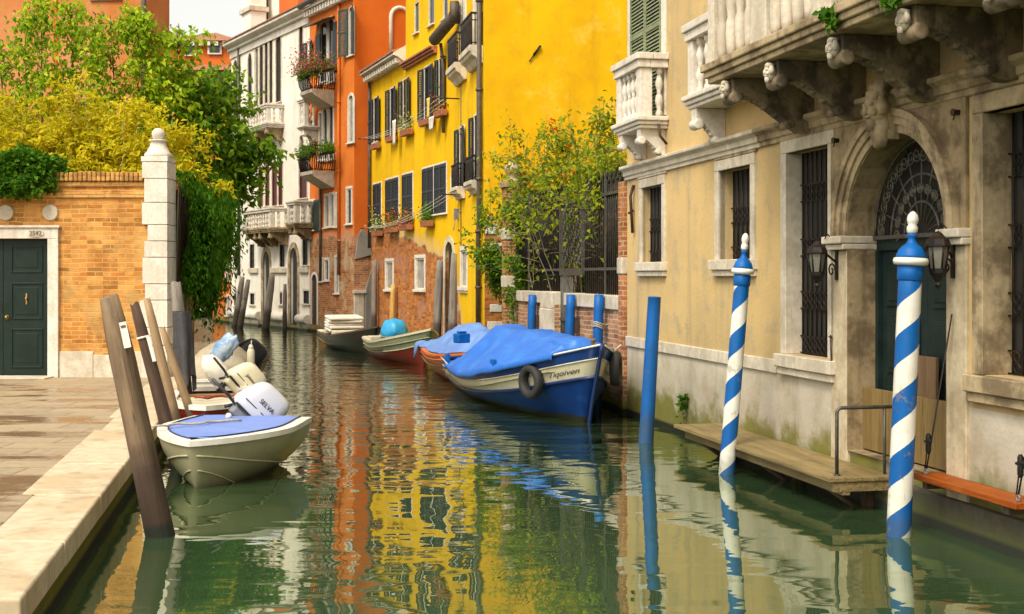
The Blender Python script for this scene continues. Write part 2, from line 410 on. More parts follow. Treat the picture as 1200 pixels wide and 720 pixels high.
M['lamp_glass'] = flat('grimy_lamp_glass', (.17, .155, .125), .2, .3, 6)
M['ink'] = flat('black_lettering', (.012, .012, .016), .5, .1, 8, 0, 0)
M['ink_soft'] = flat('worn_dark_lettering', (.10, .08, .06), .7, .2, 8, 0, 0)
M['white_gloss'] = flat('white_pole_paint', (.74, .72, .64), .4, .06, 5, 0, .1, (.42, .37, .28), .35, 9)
M['rope'] = flat('rope', (.42, .36, .26), .9, .2, 30, 0, .3)
M['wood_pile'] = wood('weathered_pile_wood', (.115, .072, .04), (.25, .17, .095), wet=.62)
M['wood_dark'] = wood('dark_pile_wood', (.042, .024, .014), (.10, .055, .03))
M['wood_dark_pole'] = wood('dark_wet_pile_wood', (.042, .024, .014), (.10, .055, .03), wet=.5)
M['wood_light'] = wood('light_pile_wood', (.26, .165, .085), (.40, .27, .14), wet=.5)
M['wood_grey'] = wood('grey_pile_wood', (.16, .135, .11), (.27, .23, .19), wet=.7)
M['wood_yellow'] = wood('yellow_pile_wood', (.50, .27, .05), (.60, .36, .09), wet=.4)
M['deck_wood'] = wood('landing_stage_wood', (.17, .12, .045), (.30, .215, .085), axis='x', rough=.45)
M['orange_plank'] = wood('varnished_orange_plank', (.22, .044, .003), (.36, .085, .006), axis='x', rough=.5, Specular_IOR_Level=.2)
M['ply'] = wood('ochre_plywood', (.17, .105, .03), (.25, .16, .05), axis='z', rough=.6)
M['ply_dark'] = wood('brown_plywood', (.12, .065, .03), (.19, .11, .05), axis='z', rough=.6)
M['bark'] = wood('bark', (.10, .075, .045), (.19, .15, .10))
M['dry_stem'] = wood('dry_stem', (.30, .22, .12), (.42, .32, .19))
M['sapling_leaf'] = leafmat('sapling_leaf', [(.15, .30, .010), (.30, .50, .016), (.48, .62, .024), (.70, .72, .04)], .5)
M['tree_leaf'] = leafmat('tree_leaf', [(.06, .17, .012), (.13, .28, .016), (.24, .42, .022), (.42, .56, .04)], .5)
M['bamboo_leaf'] = leafmat('bamboo_leaf', [(.55, .47, .016), (.76, .64, .018), (.82, .64, .018), (.58, .58, .022)], .5)
M['ivy_leaf'] = leafmat('ivy_leaf', [(.03, .11, .008), (.08, .22, .012), (.17, .34, .02)], .4)
M['vine_leaf'] = leafmat('vine_leaf', [(.04, .14, .012), (.085, .24, .016), (.16, .36, .022)], .5)
M['climber_leaf'] = leafmat('climber_leaf', [(.10, .18, .012), (.24, .36, .016), (.40, .46, .02), (.56, .50, .03)], .5)
M['trumpet'] = leafmat('orange_blossom', [(.70, .10, .012), (.78, .20, .02)], .3)
M['pink_flower'] = leafmat('pink_blossom', [(.70, .06, .14), (.72, .20, .28), (.62, .03, .06)], .3)
M['white_flower'] = leafmat('white_blossom', [(.7, .66, .55), (.7, .6, .2)], .3)
M['pot_leaf'] = leafmat('pot_plant_leaf', [(.06, .15, .01), (.14, .28, .015), (.25, .40, .02)], .45)
# ------------------------------------------------------------------ setting: water, quay, garden soil
def water_mat():
    g = G('canal_water')
    pos = g.n('NewGeometry').outputs['Position']
    nz = lambda sc, loc, s_, d, dist=0.0, r=.45: g.n('TexNoise', {'Vector': g.map(sc, loc, pos), 'Scale': s_, 'Detail': d, 'Roughness': r, 'Distortion': dist}).outputs['Fac']
    wa = nz((.75, 1.25, 1), (0, 0, 0), 1.25, 1.5, .5)
    wb = nz((.8, 1.5, 1), (3, 7, 0), 3.6, 1.5, .3)
    wc = nz((1, 1.3, 1), (9, 2, 0), 10, 2.0)
    calm = g.step(nz((.20, .34, 1), (1.3, 4, 0), 1.0, 2.0), .44, .60)
    y = g.xyz(pos)[1]; far = g.step(y, 11, 26)
    h = g.math('MULTIPLY', wa, g.fmix(far, g.fmix(calm, .008, .019), .028))
    h = g.math('ADD', h, g.math('MULTIPLY', wb, g.fmix(far, g.fmix(calm, .0013, .0052), .0130)))
    h = g.math('ADD', h, g.math('MULTIPLY', wc, g.fmix(far, g.fmix(calm, .0000, .0002), .0022)))
    nb = g.n('Bump', {'Height': h, 'Strength': 1.0, 'Distance': 1.0}).outputs[0]
    murk = g.mix(nz((1, 1, 1), (0, 0, 0), .5, 3.0), (.032, .066, .027), (.043, .083, .034))
    df = g.n('BsdfDiffuse', {'Color': murk, 'Normal': nb}); gl = g.n('BsdfGlossy', {'Color': (.84, .88, .76, 1), 'Roughness': .012, 'Normal': nb})
    fr = g.n('Fresnel', {'IOR': 1.5, 'Normal': nb}).outputs[0]
    mx = g.n('MixShader', {0: g.math('ADD', g.math('MULTIPLY', fr, 1.7), .02, True)})
    g.nt.links.new(df.outputs[0], mx.inputs[1]); g.nt.links.new(gl.outputs[0], mx.inputs[2]); g.nt.links.new(mx.outputs[0], g.out.inputs[0])
    return g.mat
M['water'] = water_mat()
b = MB(); b.raw([(-120, -20, 0), (120, -20, 0), (120, 220, 0), (-120, 220, 0)], [(0, 1, 2, 3)])
tag(b.build('water', M['water']), kind='structure')

# quay on the left: outer edge runs through E0..E1
def ex(y): return -2.51 - .1875 * (y - 6.66)          # outer face of the edge stone
QY0, QY1, QZ = 6.42, 20.9, .38
def paving_mat():
    g = G('quay_paving')
    vec = g.n('CombineXYZ', {0: g.xyz()[0], 1: g.xyz()[1], 2: 0.0}).outputs[0]
    bt = g.n('TexBrick', {'Vector': vec, 'Color1': (.34, .26, .155), 'Color2': (.27, .21, .13), 'Mortar': (.12, .085, .05), 'Scale': 1.0,
                          'Mortar Size': .011, 'Mortar Smooth': .3, 'Brick Width': .74, 'Row Height': .40})
    a = g.noise(1.2, 8, .62); f = g.noise(14, 6)
    c = g.mix(g.math('MULTIPLY', g.step(f, .35, .7), .5), bt.outputs['Color'], (.42, .31, .19))
    wetm = g.step(g.noise(1, 6, .6, g.map((.55, 1.9, 1))), .50, .60)
    c = g.mix(g.math('MULTIPLY', wetm, .75), c, (.17, .085, .035))
    c = g.mix(g.math('MULTIPLY', g.step(a, .55, .7), .4), c, (.40, .25, .09))
    g.bump(g.math('ADD', g.math('MULTIPLY', bt.outputs['Fac'], -1.0), g.math('MULTIPLY', f, .6)), .4, .01)
    return g.done(c, g.fmix(wetm, .75, .22))
M['paving'] = paving_mat()
b = MB(); b.raw([(ex(QY0) - .58, QY0 + .5, QZ), (ex(QY1) - .58, QY1, QZ), (-30, QY1, QZ), (-30, QY0 + .5, QZ)], [(0, 1, 2, 3)])
tag(b.build('paving', M['paving']), kind='structure')
b = MB()
y = QY0
while y < QY1:
    y2 = min(QY1, y + random.uniform(1.15, 1.9)); g_ = .011
    vs = [(ex(y) , y + g_), (ex(y2), y2 - g_), (ex(y2) - .60, y2 - g_), (ex(y) - .60, y + g_)]
    dz = random.uniform(-.008, .010)
    n = [(p[0], p[1], QZ - .17) for p in vs] + [(p[0], p[1], QZ + .004 + dz) for p in vs]
    b.raw(n, [(0,3,2,1),(4,5,6,7),(0,1,5,4),(1,2,6,5),(2,3,7,6),(3,0,4,7)]); y = y2
x = ex(QY0) - .606
while x > -12:
    x2 = x - random.uniform(1.2, 1.8); b.box((x2 + .003, QY0, QZ - .17), (x - .003, QY0 + .56, QZ + .005)); x = x2
tag(b.build('kerb', M['kerb'], bevel=.018, seg=3), kind='structure')
b = MB()
e = .05
b.raw([(ex(QY0) - e, QY0 + e, -1), (ex(QY1) - e, QY1, -1), (ex(QY1) - e, QY1, QZ - .165), (ex(QY0) - e, QY0 + e, QZ - .165),
       (-12, QY0 + e, -1), (-12, QY0 + e, QZ - .165)], [(0, 1, 2, 3), (0, 3, 5, 4)])
tag(b.build('quay_wall', M['moss_brick']), kind='structure')
M['soil'] = flat('garden_soil', (.06, .045, .02), .95, .3, 4, 0, .3)
b = MB(); b.raw([(-30, 20.7, .45), (-5.75, 20.7, .45), (-6.9, 26, .45), (-30, 34, .45)], [(0, 1, 2, 3)])
tag(b.build('soil', M['soil']), kind='structure')
b = MB(); b.raw([(1.75, 18.9, .75), (.1, 26.7, .75), (9, 31, .75), (11, 20, .75)], [(0, 1, 2, 3)])
tag(b.build('ground', M['soil']), kind='structure')
# ------------------------------------------------------------------ facades
class Face:
    """a wall plane: x runs left to right as seen from the canal, y goes into the building, z up"""
    def __init__(s, PL, PR, root=None):
        s.PL = Vector((PL[0], PL[1], 0)); s.PR = Vector((PR[0], PR[1], 0))
        s.e = (s.PR - s.PL).normalized(); s.L = (s.PR - s.PL).length
        s.nin = Vector((-s.e.y, s.e.x, 0))
        s.M = Matrix.Translation(s.PL) @ Matrix.Rotation(math.atan2(s.e.y, s.e.x), 4, 'Z')
        s.ops = []; s.jobs = []
        s.root = root
    def thing(s, name, label, cat, group=None):
        s.root = empty(name, M=s.M, label=label, cat=cat, group=group); return s.root
    def rel(s): return s.root.matrix_world.inverted() @ s.M if s.root.matrix_world != s.M else Matrix.Identity(4)
    def sz(s, px, py, out=0):
        d = Vector(((px - CX) / FPX, 1, -(py - HY) / FPX)); C = Vector((0, 0, EYE)); P = s.PL - s.nin * out
        t = (P - C).dot(s.nin) / d.dot(s.nin); q = C + d * t
        return (q - s.PL).dot(s.e), q.z
    def rect(s, xl, xr, yt, yb, out=0):
        s0, z1 = s.sz(xl, yt, out); _, z0 = s.sz(xl, yb, out); s1, _ = s.sz(xr, yt, out)
        return s0, s1, z0, z1
    def W(s, x, y, z): return s.M @ Vector((x, y, z))
    def part(s, mb, name, mat, **kw): return mb.build(name, mat, s.root, M=s.rel(), **kw)
    def wall(s, s0, s1, z0, z1, mat, D=6, sides=(1, 1), ops=None, name='wall', back=True):
        ops = s.ops if ops is None else ops
        m = MB()
        S = sorted({s0, s1, *[o[k] for o in ops for k in ('s0', 's1')]}); S = [q for q in S if s0 - 1e-6 <= q <= s1 + 1e-6]
        Z = sorted({z0, z1, *[o[k] for o in ops for k in ('z0', 'z1')]}); Z = [q for q in Z if z0 - 1e-6 <= q <= z1 + 1e-6]
        for i in range(len(S) - 1):
            for j in range(len(Z) - 1):
                cx_, cz_ = (S[i] + S[i+1]) / 2, (Z[j] + Z[j+1]) / 2
                if any(o['s0'] < cx_ < o['s1'] and o['z0'] < cz_ < o['z1'] for o in ops): continue
                m.raw([(S[i], 0, Z[j]), (S[i+1], 0, Z[j]), (S[i+1], 0, Z[j+1]), (S[i], 0, Z[j+1])], [(0, 1, 2, 3)])
        for o in ops:
            if o['s1'] < s0 or o['s0'] > s1: continue
            a, b_, c, d, dp = o['s0'], o['s1'], o['z0'], o['z1'], o['d']
            if o.get('arch'):
                r = (b_ - a) / 2; sp = d - r * o.get('k', 1); arc = []
                for q in range(13):
                    an = PI - PI * q / 12; arc.append((a + r + r * math.cos(an), sp + (d - sp) * math.sin(an)))
                for q in range(12):
                    p0, p1 = arc[q], arc[q + 1]
                    cn = (a, d) if q < 6 else (b_, d)
                    m.raw([(p0[0], 0, p0[1]), (p1[0], 0, p1[1]), (cn[0], 0, cn[1])], [(0, 1, 2)])
                    m.raw([(p0[0], 0, p0[1]), (p1[0], 0, p1[1]), (p1[0], dp, p1[1]), (p0[0], dp, p0[1])], [(0, 1, 2, 3)])
                top = sp
            else:
                m.raw([(a, 0, d), (b_, 0, d), (b_, dp, d), (a, dp, d)], [(0, 1, 2, 3)]); top = d
            m.raw([(a, 0, c), (b_, 0, c), (b_, dp, c), (a, dp, c)], [(0, 1, 2, 3)])
            m.raw([(a, 0, c), (a, 0, top), (a, dp, top), (a, dp, c)], [(0, 1, 2, 3)])
            m.raw([(b_, 0, c), (b_, 0, top), (b_, dp, top), (b_, dp, c)], [(0, 1, 2, 3)])
        if sides[0]: m.raw([(s0, 0, z0), (s0, D, z0), (s0, D, z1), (s0, 0, z1)], [(0, 1, 2, 3)])
        if sides[1]: m.raw([(s1, 0, z0), (s1, D, z0), (s1, D, z1), (s1, 0, z1)], [(0, 1, 2, 3)])
        if back: m.raw([(s0, D, z0), (s1, D, z0), (s1, D, z1), (s0, D, z1)], [(0, 1, 2, 3)])
        m.raw([(s0, 0, z1), (s1, 0, z1), (s1, D, z1), (s0, D, z1)], [(0, 1, 2, 3)])
        return s.part(m, name, mat)
    # a window: registers its opening now, builds frame and fittings at flush()
    def window(s, r, d=.14, fw=.07, fmat='istria_clean', pane='glass', arch=False, sill=.05, shut=None, smat='shutter', swing=8,
               mull=0, bars=0, grille=None, proud=.02, name='window', iw=.04, imat='white_frame', closed=False, k=1, lab=None, fd=.4):
        a, b_, c, e = r
        s.ops.append(dict(s0=a, s1=b_, z0=c, z1=e, d=d, arch=arch, k=k))
        s.jobs.append(lambda: s._window(a, b_, c, e, d, fw, fmat, pane, arch, sill, shut, smat, swing, mull, bars, grille, proud, name, iw, imat, closed, k, lab, fd))
    def flush(s):
        for j in s.jobs: j()
        s.jobs = []
    def _window(s, a, b_, c, e, d, fw, fmat, pane, arch, sill, shut, smat, swing, mull, bars, grille, proud, name, iw, imat, closed, k, lab, fd):
        m = MB(); wd = b_ - a; r = wd / 2; sp = e - r * k if arch else e
        if fw:
            m.box((a - fw, -proud, c), (a + (.003 if fd > .5 else 0), d * fd, sp)); m.box((b_ - (.003 if fd > .5 else 0), -proud, c), (b_ + fw, d * fd, sp))
            if arch:
                n = 12
                for q in range(n):
                    a0 = PI - PI * q / n; a1 = PI - PI * (q + 1) / n
                    i0 = (a + r + r * math.cos(a0), sp + (e - sp) * math.sin(a0)); i1 = (a + r + r * math.cos(a1), sp + (e - sp) * math.sin(a1))
                    o0 = (a + r + (r + fw) * math.cos(a0), sp + (e - sp + fw) * math.sin(a0)); o1 = (a + r + (r + fw) * math.cos(a1), sp + (e - sp + fw) * math.sin(a1))
                    m.prism_y([i0, i1, o1, o0], -proud, d * .4)
            else: m.box((a - fw, -proud - .003, e), (b_ + fw, d * .4, e + fw))
        else:
            m.box((a, d - .03, c), (a + .03, d, sp)); m.box((b_ - .03, d - .03, c), (b_, d, sp))
        W = s.part(m, name, M[fmat], bevel=.006 if fw else 0, seg=1)
        if lab: W['label'] = lab
        # pane with inner sash
        m = MB(); m.box((a - .02, d - .004, c - .02), (b_ + .02, d + .01, e + .02)); m.build('pane', M[pane], W)
        if iw:
            m = MB(); y0, y1 = d - .05, d - .008
            m.box((a, y0, c), (a + iw, y1, e)); m.box((b_ - iw, y0, c), (b_, y1, e)); m.box((a + iw, y0, c), (b_ - iw, y1, c + iw))
            if not arch: m.box((a + iw, y0, e - iw), (b_ - iw, y1, e))
            if mull: m.box(((a + b_) / 2 - iw * .6, y0 + .002, c + iw), ((a + b_) / 2 + iw * .6, y1, e - (iw if not arch else 0)))
            for q in range(bars):
                zz = c + (sp - c) * (q + 1) / (bars + 1); m.box((a + iw, y0 + .006, zz - iw * .3), (b_ - iw, y1, zz + iw * .3))
            m.build('sash', M[imat], W)
        if sill:
            m = MB(); m.box((a - fw - .04, -proud - .06, c - sill), (b_ + fw + .04, d - .05, c - .001))
            if sill > .09: m.box((a - fw - .015, -proud - .03, c - sill * 1.6), (b_ + fw + .015, .02, c - sill - .001))
            m.build('sill', M[fmat], W, bevel=.008, seg=1)
        if shut:
            sw = shut if shut > .01 else r
            for sd in (-1, 1):
                m = MB(); h0, h1 = c + .01, e - .01
                m.box((0, -.018, h0), (.05, .018, h1)); m.box((sw - .05, -.018, h0), (sw, .018, h1))
                m.box((.05, -.018, h0), (sw - .05, .018, h0 + .07)); m.box((.05, -.018, h1 - .07), (sw - .05, .018, h1))
                m.box((.05, -.018, (h0 + h1) / 2 - .03), (sw - .05, .018, (h0 + h1) / 2 + .03))
                z = h0 + .08
                while z < h1 - .08:
                    m.raw([(.05, -.014, z), (sw - .05, -.014, z), (sw - .05, .010, z + .045), (.05, .010, z + .045)], [(0, 1, 2, 3)]); z += .05
                hx = a if sd < 0 else b_
                ang = R(swing * random.uniform(.5, 1.4))
                if closed: Mx = Matrix.Translation((a if sd < 0 else b_, -.02, 0)) @ (Matrix.Identity(4) if sd < 0 else Matrix.Scale(-1, 4, (1, 0, 0)))
                elif sd < 0: Mx = Matrix.Translation((hx - .01, -proud - .03, 0)) @ Matrix.Rotation(ang, 4, 'Z') @ Matrix.Scale(-1, 4, (1, 0, 0))
                else: Mx = Matrix.Translation((hx + .01, -proud - .03, 0)) @ Matrix.Rotation(-ang, 4, 'Z')
                m2 = MB(); m2.X = Mx; m2.raw(m.v, m.f); m2.build('shutter', M[smat], W)
        if grille:
            m = MB(); n, bands = grille; y = d * .86
            for q in range(n):
                x = a + wd * (q + .5) / n
                m.tube([(x, y, c + .01), (x, y, e - .01)], .009, 6)
            step_ = wd / n
            for zb in bands:
                zz = c + (e - c) * zb
                for dz in (-.085, .085): m.box((a, y - .006, zz + dz - .006), (b_, y + .006, zz + dz + .006))
                for q in range(n + 1):
                    x = a + wd * q / n
                    if x - a < .03 or b_ - x < .03: continue
                    for (dx, dz, rr) in ((0, .04, .036), (0, -.04, .036)):
                        m.tube([(x + rr * math.cos(t * PI / 5), y - .01, zz + dz + rr * math.sin(t * PI / 5)) for t in range(11)], .007, 5, caps=False)
            m.build('grille', M['iron'], W)
        return W

def baluster_profile(z0, z1, r):
    h = z1 - z0
    P = [(.80, 0), (.80, .10), (.45, .14), (.75, .24), (1.0, .33), (.75, .43), (.42, .49), (.60, .51), (.42, .53), (.75, .60), (.95, .69), (.62, .80), (.45, .88), (.80, .90), (.80, 1)]
    return [(r * a, z0 + h * t) for a, t in P]
def bulb_profile(z0, z1, r):
    h = z1 - z0
    P = [(.75, 0), (.9, .12), (1.0, .28), (.95, .42), (.72, .5), (.78, .52), (.72, .54), (.95, .64), (1, .76), (.8, .92), (.7, 1)]
    return [(r * a, z0 + h * t) for a, t in P]

def scroll_bracket(m, x0, x1, p, zt, h, hb=.17):
    """console: deep at the wall, S-curved underside, volutes at both ends"""
    poly = [(0, zt), (-p, zt), (-p, zt - hb)]
    for q in range(1, 11):
        t = q / 10
        yy = -p + p * .86 * t
        zz = zt - hb - (h - hb) * (t ** 1.15) + .22 * h * math.sin(PI * min(1, t * 1.05)) * (1 - t)
        poly.append((yy, zz))
    poly.append((0, zt - h))
    m.prism(poly, x0, x1)
    rv = hb * .36
    ax = (1, 0, 0)
    m.lathe([(rv * .5, 0), (rv, .0), (rv, x1 - x0 + .05), (rv * .5, x1 - x0 + .05)], (x0 - .025, -p + rv * .55, zt - hb - rv * .25), 14, axis=ax)
    m.lathe([(rv * .3, 0), (rv * .7, .0), (rv * .7, x1 - x0 + .04), (rv * .3, x1 - x0 + .04)], (x0 - .02, -p * .30, zt - h * .86), 12, axis=ax)
    # leaf ribs along the underside
    for q in range(5):
        t = .2 + q * .15
        m.sphere((x0 + (x1 - x0) / 2, -p + p * .86 * t, zt - hb - (h - hb) * (t ** 1.15) + .22 * h * math.sin(PI * t) * (1 - t)), (x1 - x0) * .42, 8, (1, .5, .35), .3, q)

def face_mask(m, c, s):
    """a small carved stone head"""
    m.sphere(c, s, 14, (.8, .75, 1.05), .15, 2)
    m.sphere((c[0], c[1] - s * .72, c[2] - s * .05), s * .22, 8, (.8, 1, 1.5))
    for d in (-1, 1):
        m.sphere((c[0] + d * s * .32, c[1] - s * .60, c[2] + s * .22), s * .2, 8, (1.2, .7, .6))
        m.sphere((c[0] + d * s * .42, c[1] - s * .48, c[2] - s * .22), s * .26, 8)
        m.sphere((c[0] + d * s * .8, c[1] - s * .1, c[2] + s * .1), s * .34, 8, (.8, 1, 1.8), .4, d + 4)
    m.sphere((c[0], c[1] - s * .62, c[2] - s * .48), s * .25, 8, (1.3, .7, .45))
    m.sphere((c[0], c[1] - s * .4, c[2] - s * .9), s * .42, 8, (1, .8, 1.1), .4, 7)
    m.sphere((c[0], c[1] - s * .1, c[2] + s * .75), s * .62, 10, (1.3, .9, .7), .5, 9)

def spiral(m, x, y, z, r, turns, start, dirn, rad=.011, n=22):
    pts = []
    for i in range(n + 1):
        t = i / n; a = start + dirn * turns * 2 * PI * t; q = r * (1 - .82 * t)
        pts.append((x + q * math.cos(a), y, z + q * math.sin(a)))
    m.tube(pts, rad, 5)

def stone_balcony(F, s0, s1, p, zb, zt, rt, rb, ns, nside, r, mat, prof=baluster_profile, brackets=(), bh=.35, bw=.16, bp=None, corner=.1, groups=1, name='balcony', smat=None, ends=(1, 1), heads=False, ped=.3, bmat=None):
    """slab zb..zt, rail rb..rt"""
    smat = smat or mat
    m = MB(); h = zt - zb
    for (o, a, b_) in ((.06, .62, 1), (.03, .30, .615), (0, 0, .295)):
        m.box((s0 - o, -p - o, zb + h * a), (s1 + o, -.002, zb + h * b_))
    B = F.part(m, name, M[smat], bevel=.012, seg=2)
    m = MB(); o = .045; hh = rt - rb
    for (o, a, b_) in ((.06, .55, 1), (.03, 0, .545)):
        m.box((s0 - o, -p - o, rb + hh * a), (s1 + o, -p + .11 + o, rb + hh * b_))
        if ends[0]: m.box((s0 - o, -p + .111 + o, rb + hh * a), (s0 + .11 + o, -.002, rb + hh * b_))
        if ends[1]: m.box((s1 - .11 - o, -p + .111 + o, rb + hh * a), (s1 + o, -.002, rb + hh * b_))
    m.build('rail', M[mat], B, bevel=.01, seg=2)
    def pedestal(x0, x1, y0, y1):
        q = MB(); q.box((x0, y0, zt), (x1, y1, rb - .001)); q.build('pedestal', M[mat], B, bevel=.012, seg=2)
    c = corner
    pedestal(s0, s0 + c, -p, -p + c); pedestal(s1 - c, s1, -p, -p + c)
    n_each = ns // groups; L = (s1 - s0 - 2 * c - ped * (groups - 1)) / groups
    for gI in range(groups):
        g0 = s0 + c + gI * (L + ped)
        for q in range(n_each):
            x = g0 + L * (q + .5) / n_each
            q_ = MB(); q_.lathe(prof(zt, rb, r), (x, -p + .06, 0), 12); q_.build('baluster', M[mat], B)
        if gI < groups - 1: pedestal(g0 + L, g0 + L + ped, -p, -p + .12)
    for e_, x in ((0, s0 + .05), (1, s1 - .05)):
        if ends[e_]:
            for q in range(nside):
                y = -p + c + (p - c) * (q + .5) / nside
                q_ = MB(); q_.lathe(prof(zt, rb, r), (x, y, 0), 12); q_.build('baluster', M[mat], B)
    for x in brackets:
        q = MB(); scroll_bracket(q, x - bw / 2, x + bw / 2, bp or p * .95, zb - .001, bh, min(.17, bh * .42)); q.build('bracket', M[bmat or smat], B, bevel=.006, seg=1)
        if heads:
            q = MB(); face_mask(q, (x, -(bp or p * .95) - .035, zb - .10), .072); q.build('carved_head', M['istria'], B)
    return B

def iron_balcony(F, s0, s1, p, zb, zt, rt, mat='istria', corbel=.3, nb=None, belly=0):
    m = MB()
    m.prism([(-.002, zb - corbel), (-.08, zb - corbel), (-p * .55, zb - corbel * .55), (-p * .9, zb - .08), (-p, zb), (-p - .03, zb), (-p - .03, zt), (-.002, zt)], s0, s1)
    B = F.part(m, 'balcony', M[mat], bevel=.01, seg=1)
    m = MB(); n = nb or max(4, int((s1 - s0) / .09)); ns = max(3, int(p / .09))
    def bar(x, y, ox, oy):
        pts = []
        for q in range(6):
            t = q / 5; bl = belly * math.sin(PI * min(1, t * 1.3)) if t < .77 else 0
            pts.append((x + ox * bl, y + oy * bl, zt + (rt - zt) * t))
        m.tube(pts, .015, 5)
    for q in range(n + 1): bar(s0 + .03 + (s1 - s0 - .06) * q / n, -p + .03, 0, -1)
    for q in range(1, ns + 1):
        y = -p + .03 + (p - .05) * q / ns; bar(s0 + .03, y, -1, 0); bar(s1 - .03, y, 1, 0)
    for z in (rt, zt + (rt - zt) * .78, zt + .06):
        t_ = .022 if z == rt else .012
        m.box((s0 + .03 - t_, -p + .03 - t_, z - t_), (s1 - .03 + t_, -p + .03 + t_, z + t_))
        m.box((s0 + .03 - t_, -p + .031 + t_, z - t_), (s0 + .03 + t_, -.004, z + t_)); m.box((s1 - .03 - t_, -p + .031 + t_, z - t_), (s1 - .03 + t_, -.004, z + t_))
    m.build('railing', M['iron'], B)
    return B

def pipe(F, pts, r=.05, mat='pipe', name='drainpipe'):
    m = MB(); m.tube(pts, r, 10)
    for p0, p1 in zip(pts[:-1], pts[1:]):
        L = (Vector(p1) - Vector(p0)).length
        if abs(p1[2] - p0[2]) < L * .9: continue
        k = max(1, int(L / 2.0))
        for q in range(k):
            t = (q + .5) / k; c = Vector(p0).lerp(Vector(p1), t)
            m.tube([c - Vector((0, 0, .03)), c + Vector((0, 0, .03))], r * 1.35, 10)
            m.box((c.x - .015, c.y, c.z - .015), (c.x + .015, 0.02, c.z + .015))
    return F.part(m, name, M[mat])
# ------------------------------------------------------------------ the tan palazzo on the right
AX = lambda y: 5.55 - .21 * y
T = Face((AX(18.5), 18.5), (AX(4.0), 4.0))
T.thing('palazzo', 'tan rendered palazzo with stone balconies, barred windows and arched water door', 'building')
T.window(T.rect(753.6, 777.3, 221, 307.8), d=.11, fw=.12, fmat='istria', sill=.12, iw=0, pane='dark_room', grille=(6, (.5, .07)), proud=.03)
T.window(T.rect(844, 881.4, 201, 304.7), d=.16, fw=.12, fmat='istria', sill=.12, iw=0, pane='dark_room', grille=(7, (.5, .06)), proud=.03)
T.window(T.rect(923.5, 973, 180, 415), d=.16, fw=.13, fmat='istria', fd=.97, sill=.13, iw=.0, pane='dark_room', grille=(9, (.8, .53, .27, .05)), proud=.03)
w4 = list(T.rect(1155, 1200, 132, 440)); w4[1] = w4[0] + 1.15
T.window(tuple(w4), d=.22, fw=.14, fmat='soot_stone2', fd=.97, sill=.13, iw=.0, pane='dark_room', grille=(9, (.8, .53, .27, .05)), proud=.03)
DS0, DS1 = T.sz(996, 300)[0], T.sz(1113, 300)[0]
SPR = 2.365
door_op = dict(s0=DS0, s1=DS1, z0=.40, z1=SPR + (DS1 - DS0) / 2, d=.34, arch=True, k=1)
T.ops.append(door_op)
T.window((T.sz(741, 50)[0], T.sz(777, 50)[0], 4.1, 6.6), d=.14, fw=.14, fmat='istria_clean', sill=0, pane='glass', shut=-1, smat='olive_paint', closed=True, proud=.03)
for yy in (10.9, 8.7, 6.6):
    c = (18.5 - yy) * 1.0218; T.window((c - .55, c + .55, 4.1, 6.9), d=.14, fw=.14, sill=0, arch=True, proud=.03, mull=1)
T.window(((18.5 - 13.9) * 1.0218 - .42, (18.5 - 13.9) * 1.0218 + .42, 4.1, 6.6), d=.14, fw=.14, sill=0, proud=.03, mull=1)
T.wall(0, T.L, -.6, 10.5, M['tan'], D=9)
T.flush()
# string cornice, band, plinth sheets
m = MB(); z0 = 3.37
m.prism([(0, z0), (-.035, z0), (-.035, z0 + .05), (-.06, z0 + .055), (-.06, z0 + .115), (-.10, z0 + .14), (-.12, z0 + .15), (-.12, z0 + .19), (-.02, z0 + .215), (0, z0 + .215)], -.03, T.sz(893, 200)[0])
T.part(m, 'cornice', M['istria'], bevel=.006, seg=1)
m = MB()
m.prism([(0, z0), (-.035, z0), (-.035, z0 + .05), (-.06, z0 + .055), (-.06, z0 + .115), (-.10, z0 + .14), (-.12, z0 + .15), (-.12, z0 + .19), (-.02, z0 + .215), (0, z0 + .215)], T.sz(893, 200)[0] + .003, T.L)
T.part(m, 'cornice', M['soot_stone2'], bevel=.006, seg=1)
m = MB(); x = 0; x1 = T.sz(921, 420)[0] - .2
while x < x1:
    q = min(x1, x + random.uniform(.9, 1.5)); m.box((x + .003, -.03, .985), (q - .003, .01, 1.125)); x = q
T.part(m, 'band', M['istria'], bevel=.008)
for xl, xr, zt_ in ((749, 782, None), (839.7, 888, None)):
    a, _ = T.sz(xl, 210); b_, _ = T.sz(xr, 210); _, zz = T.sz(xl, 219 if xl < 800 else 199)
    m = MB(); m.box((a, -.026, zz + .10), (b_, .01, z0 - .002)); T.part(m, 'lintel', M['istria' if xl < 800 else 'soot_stone2'])
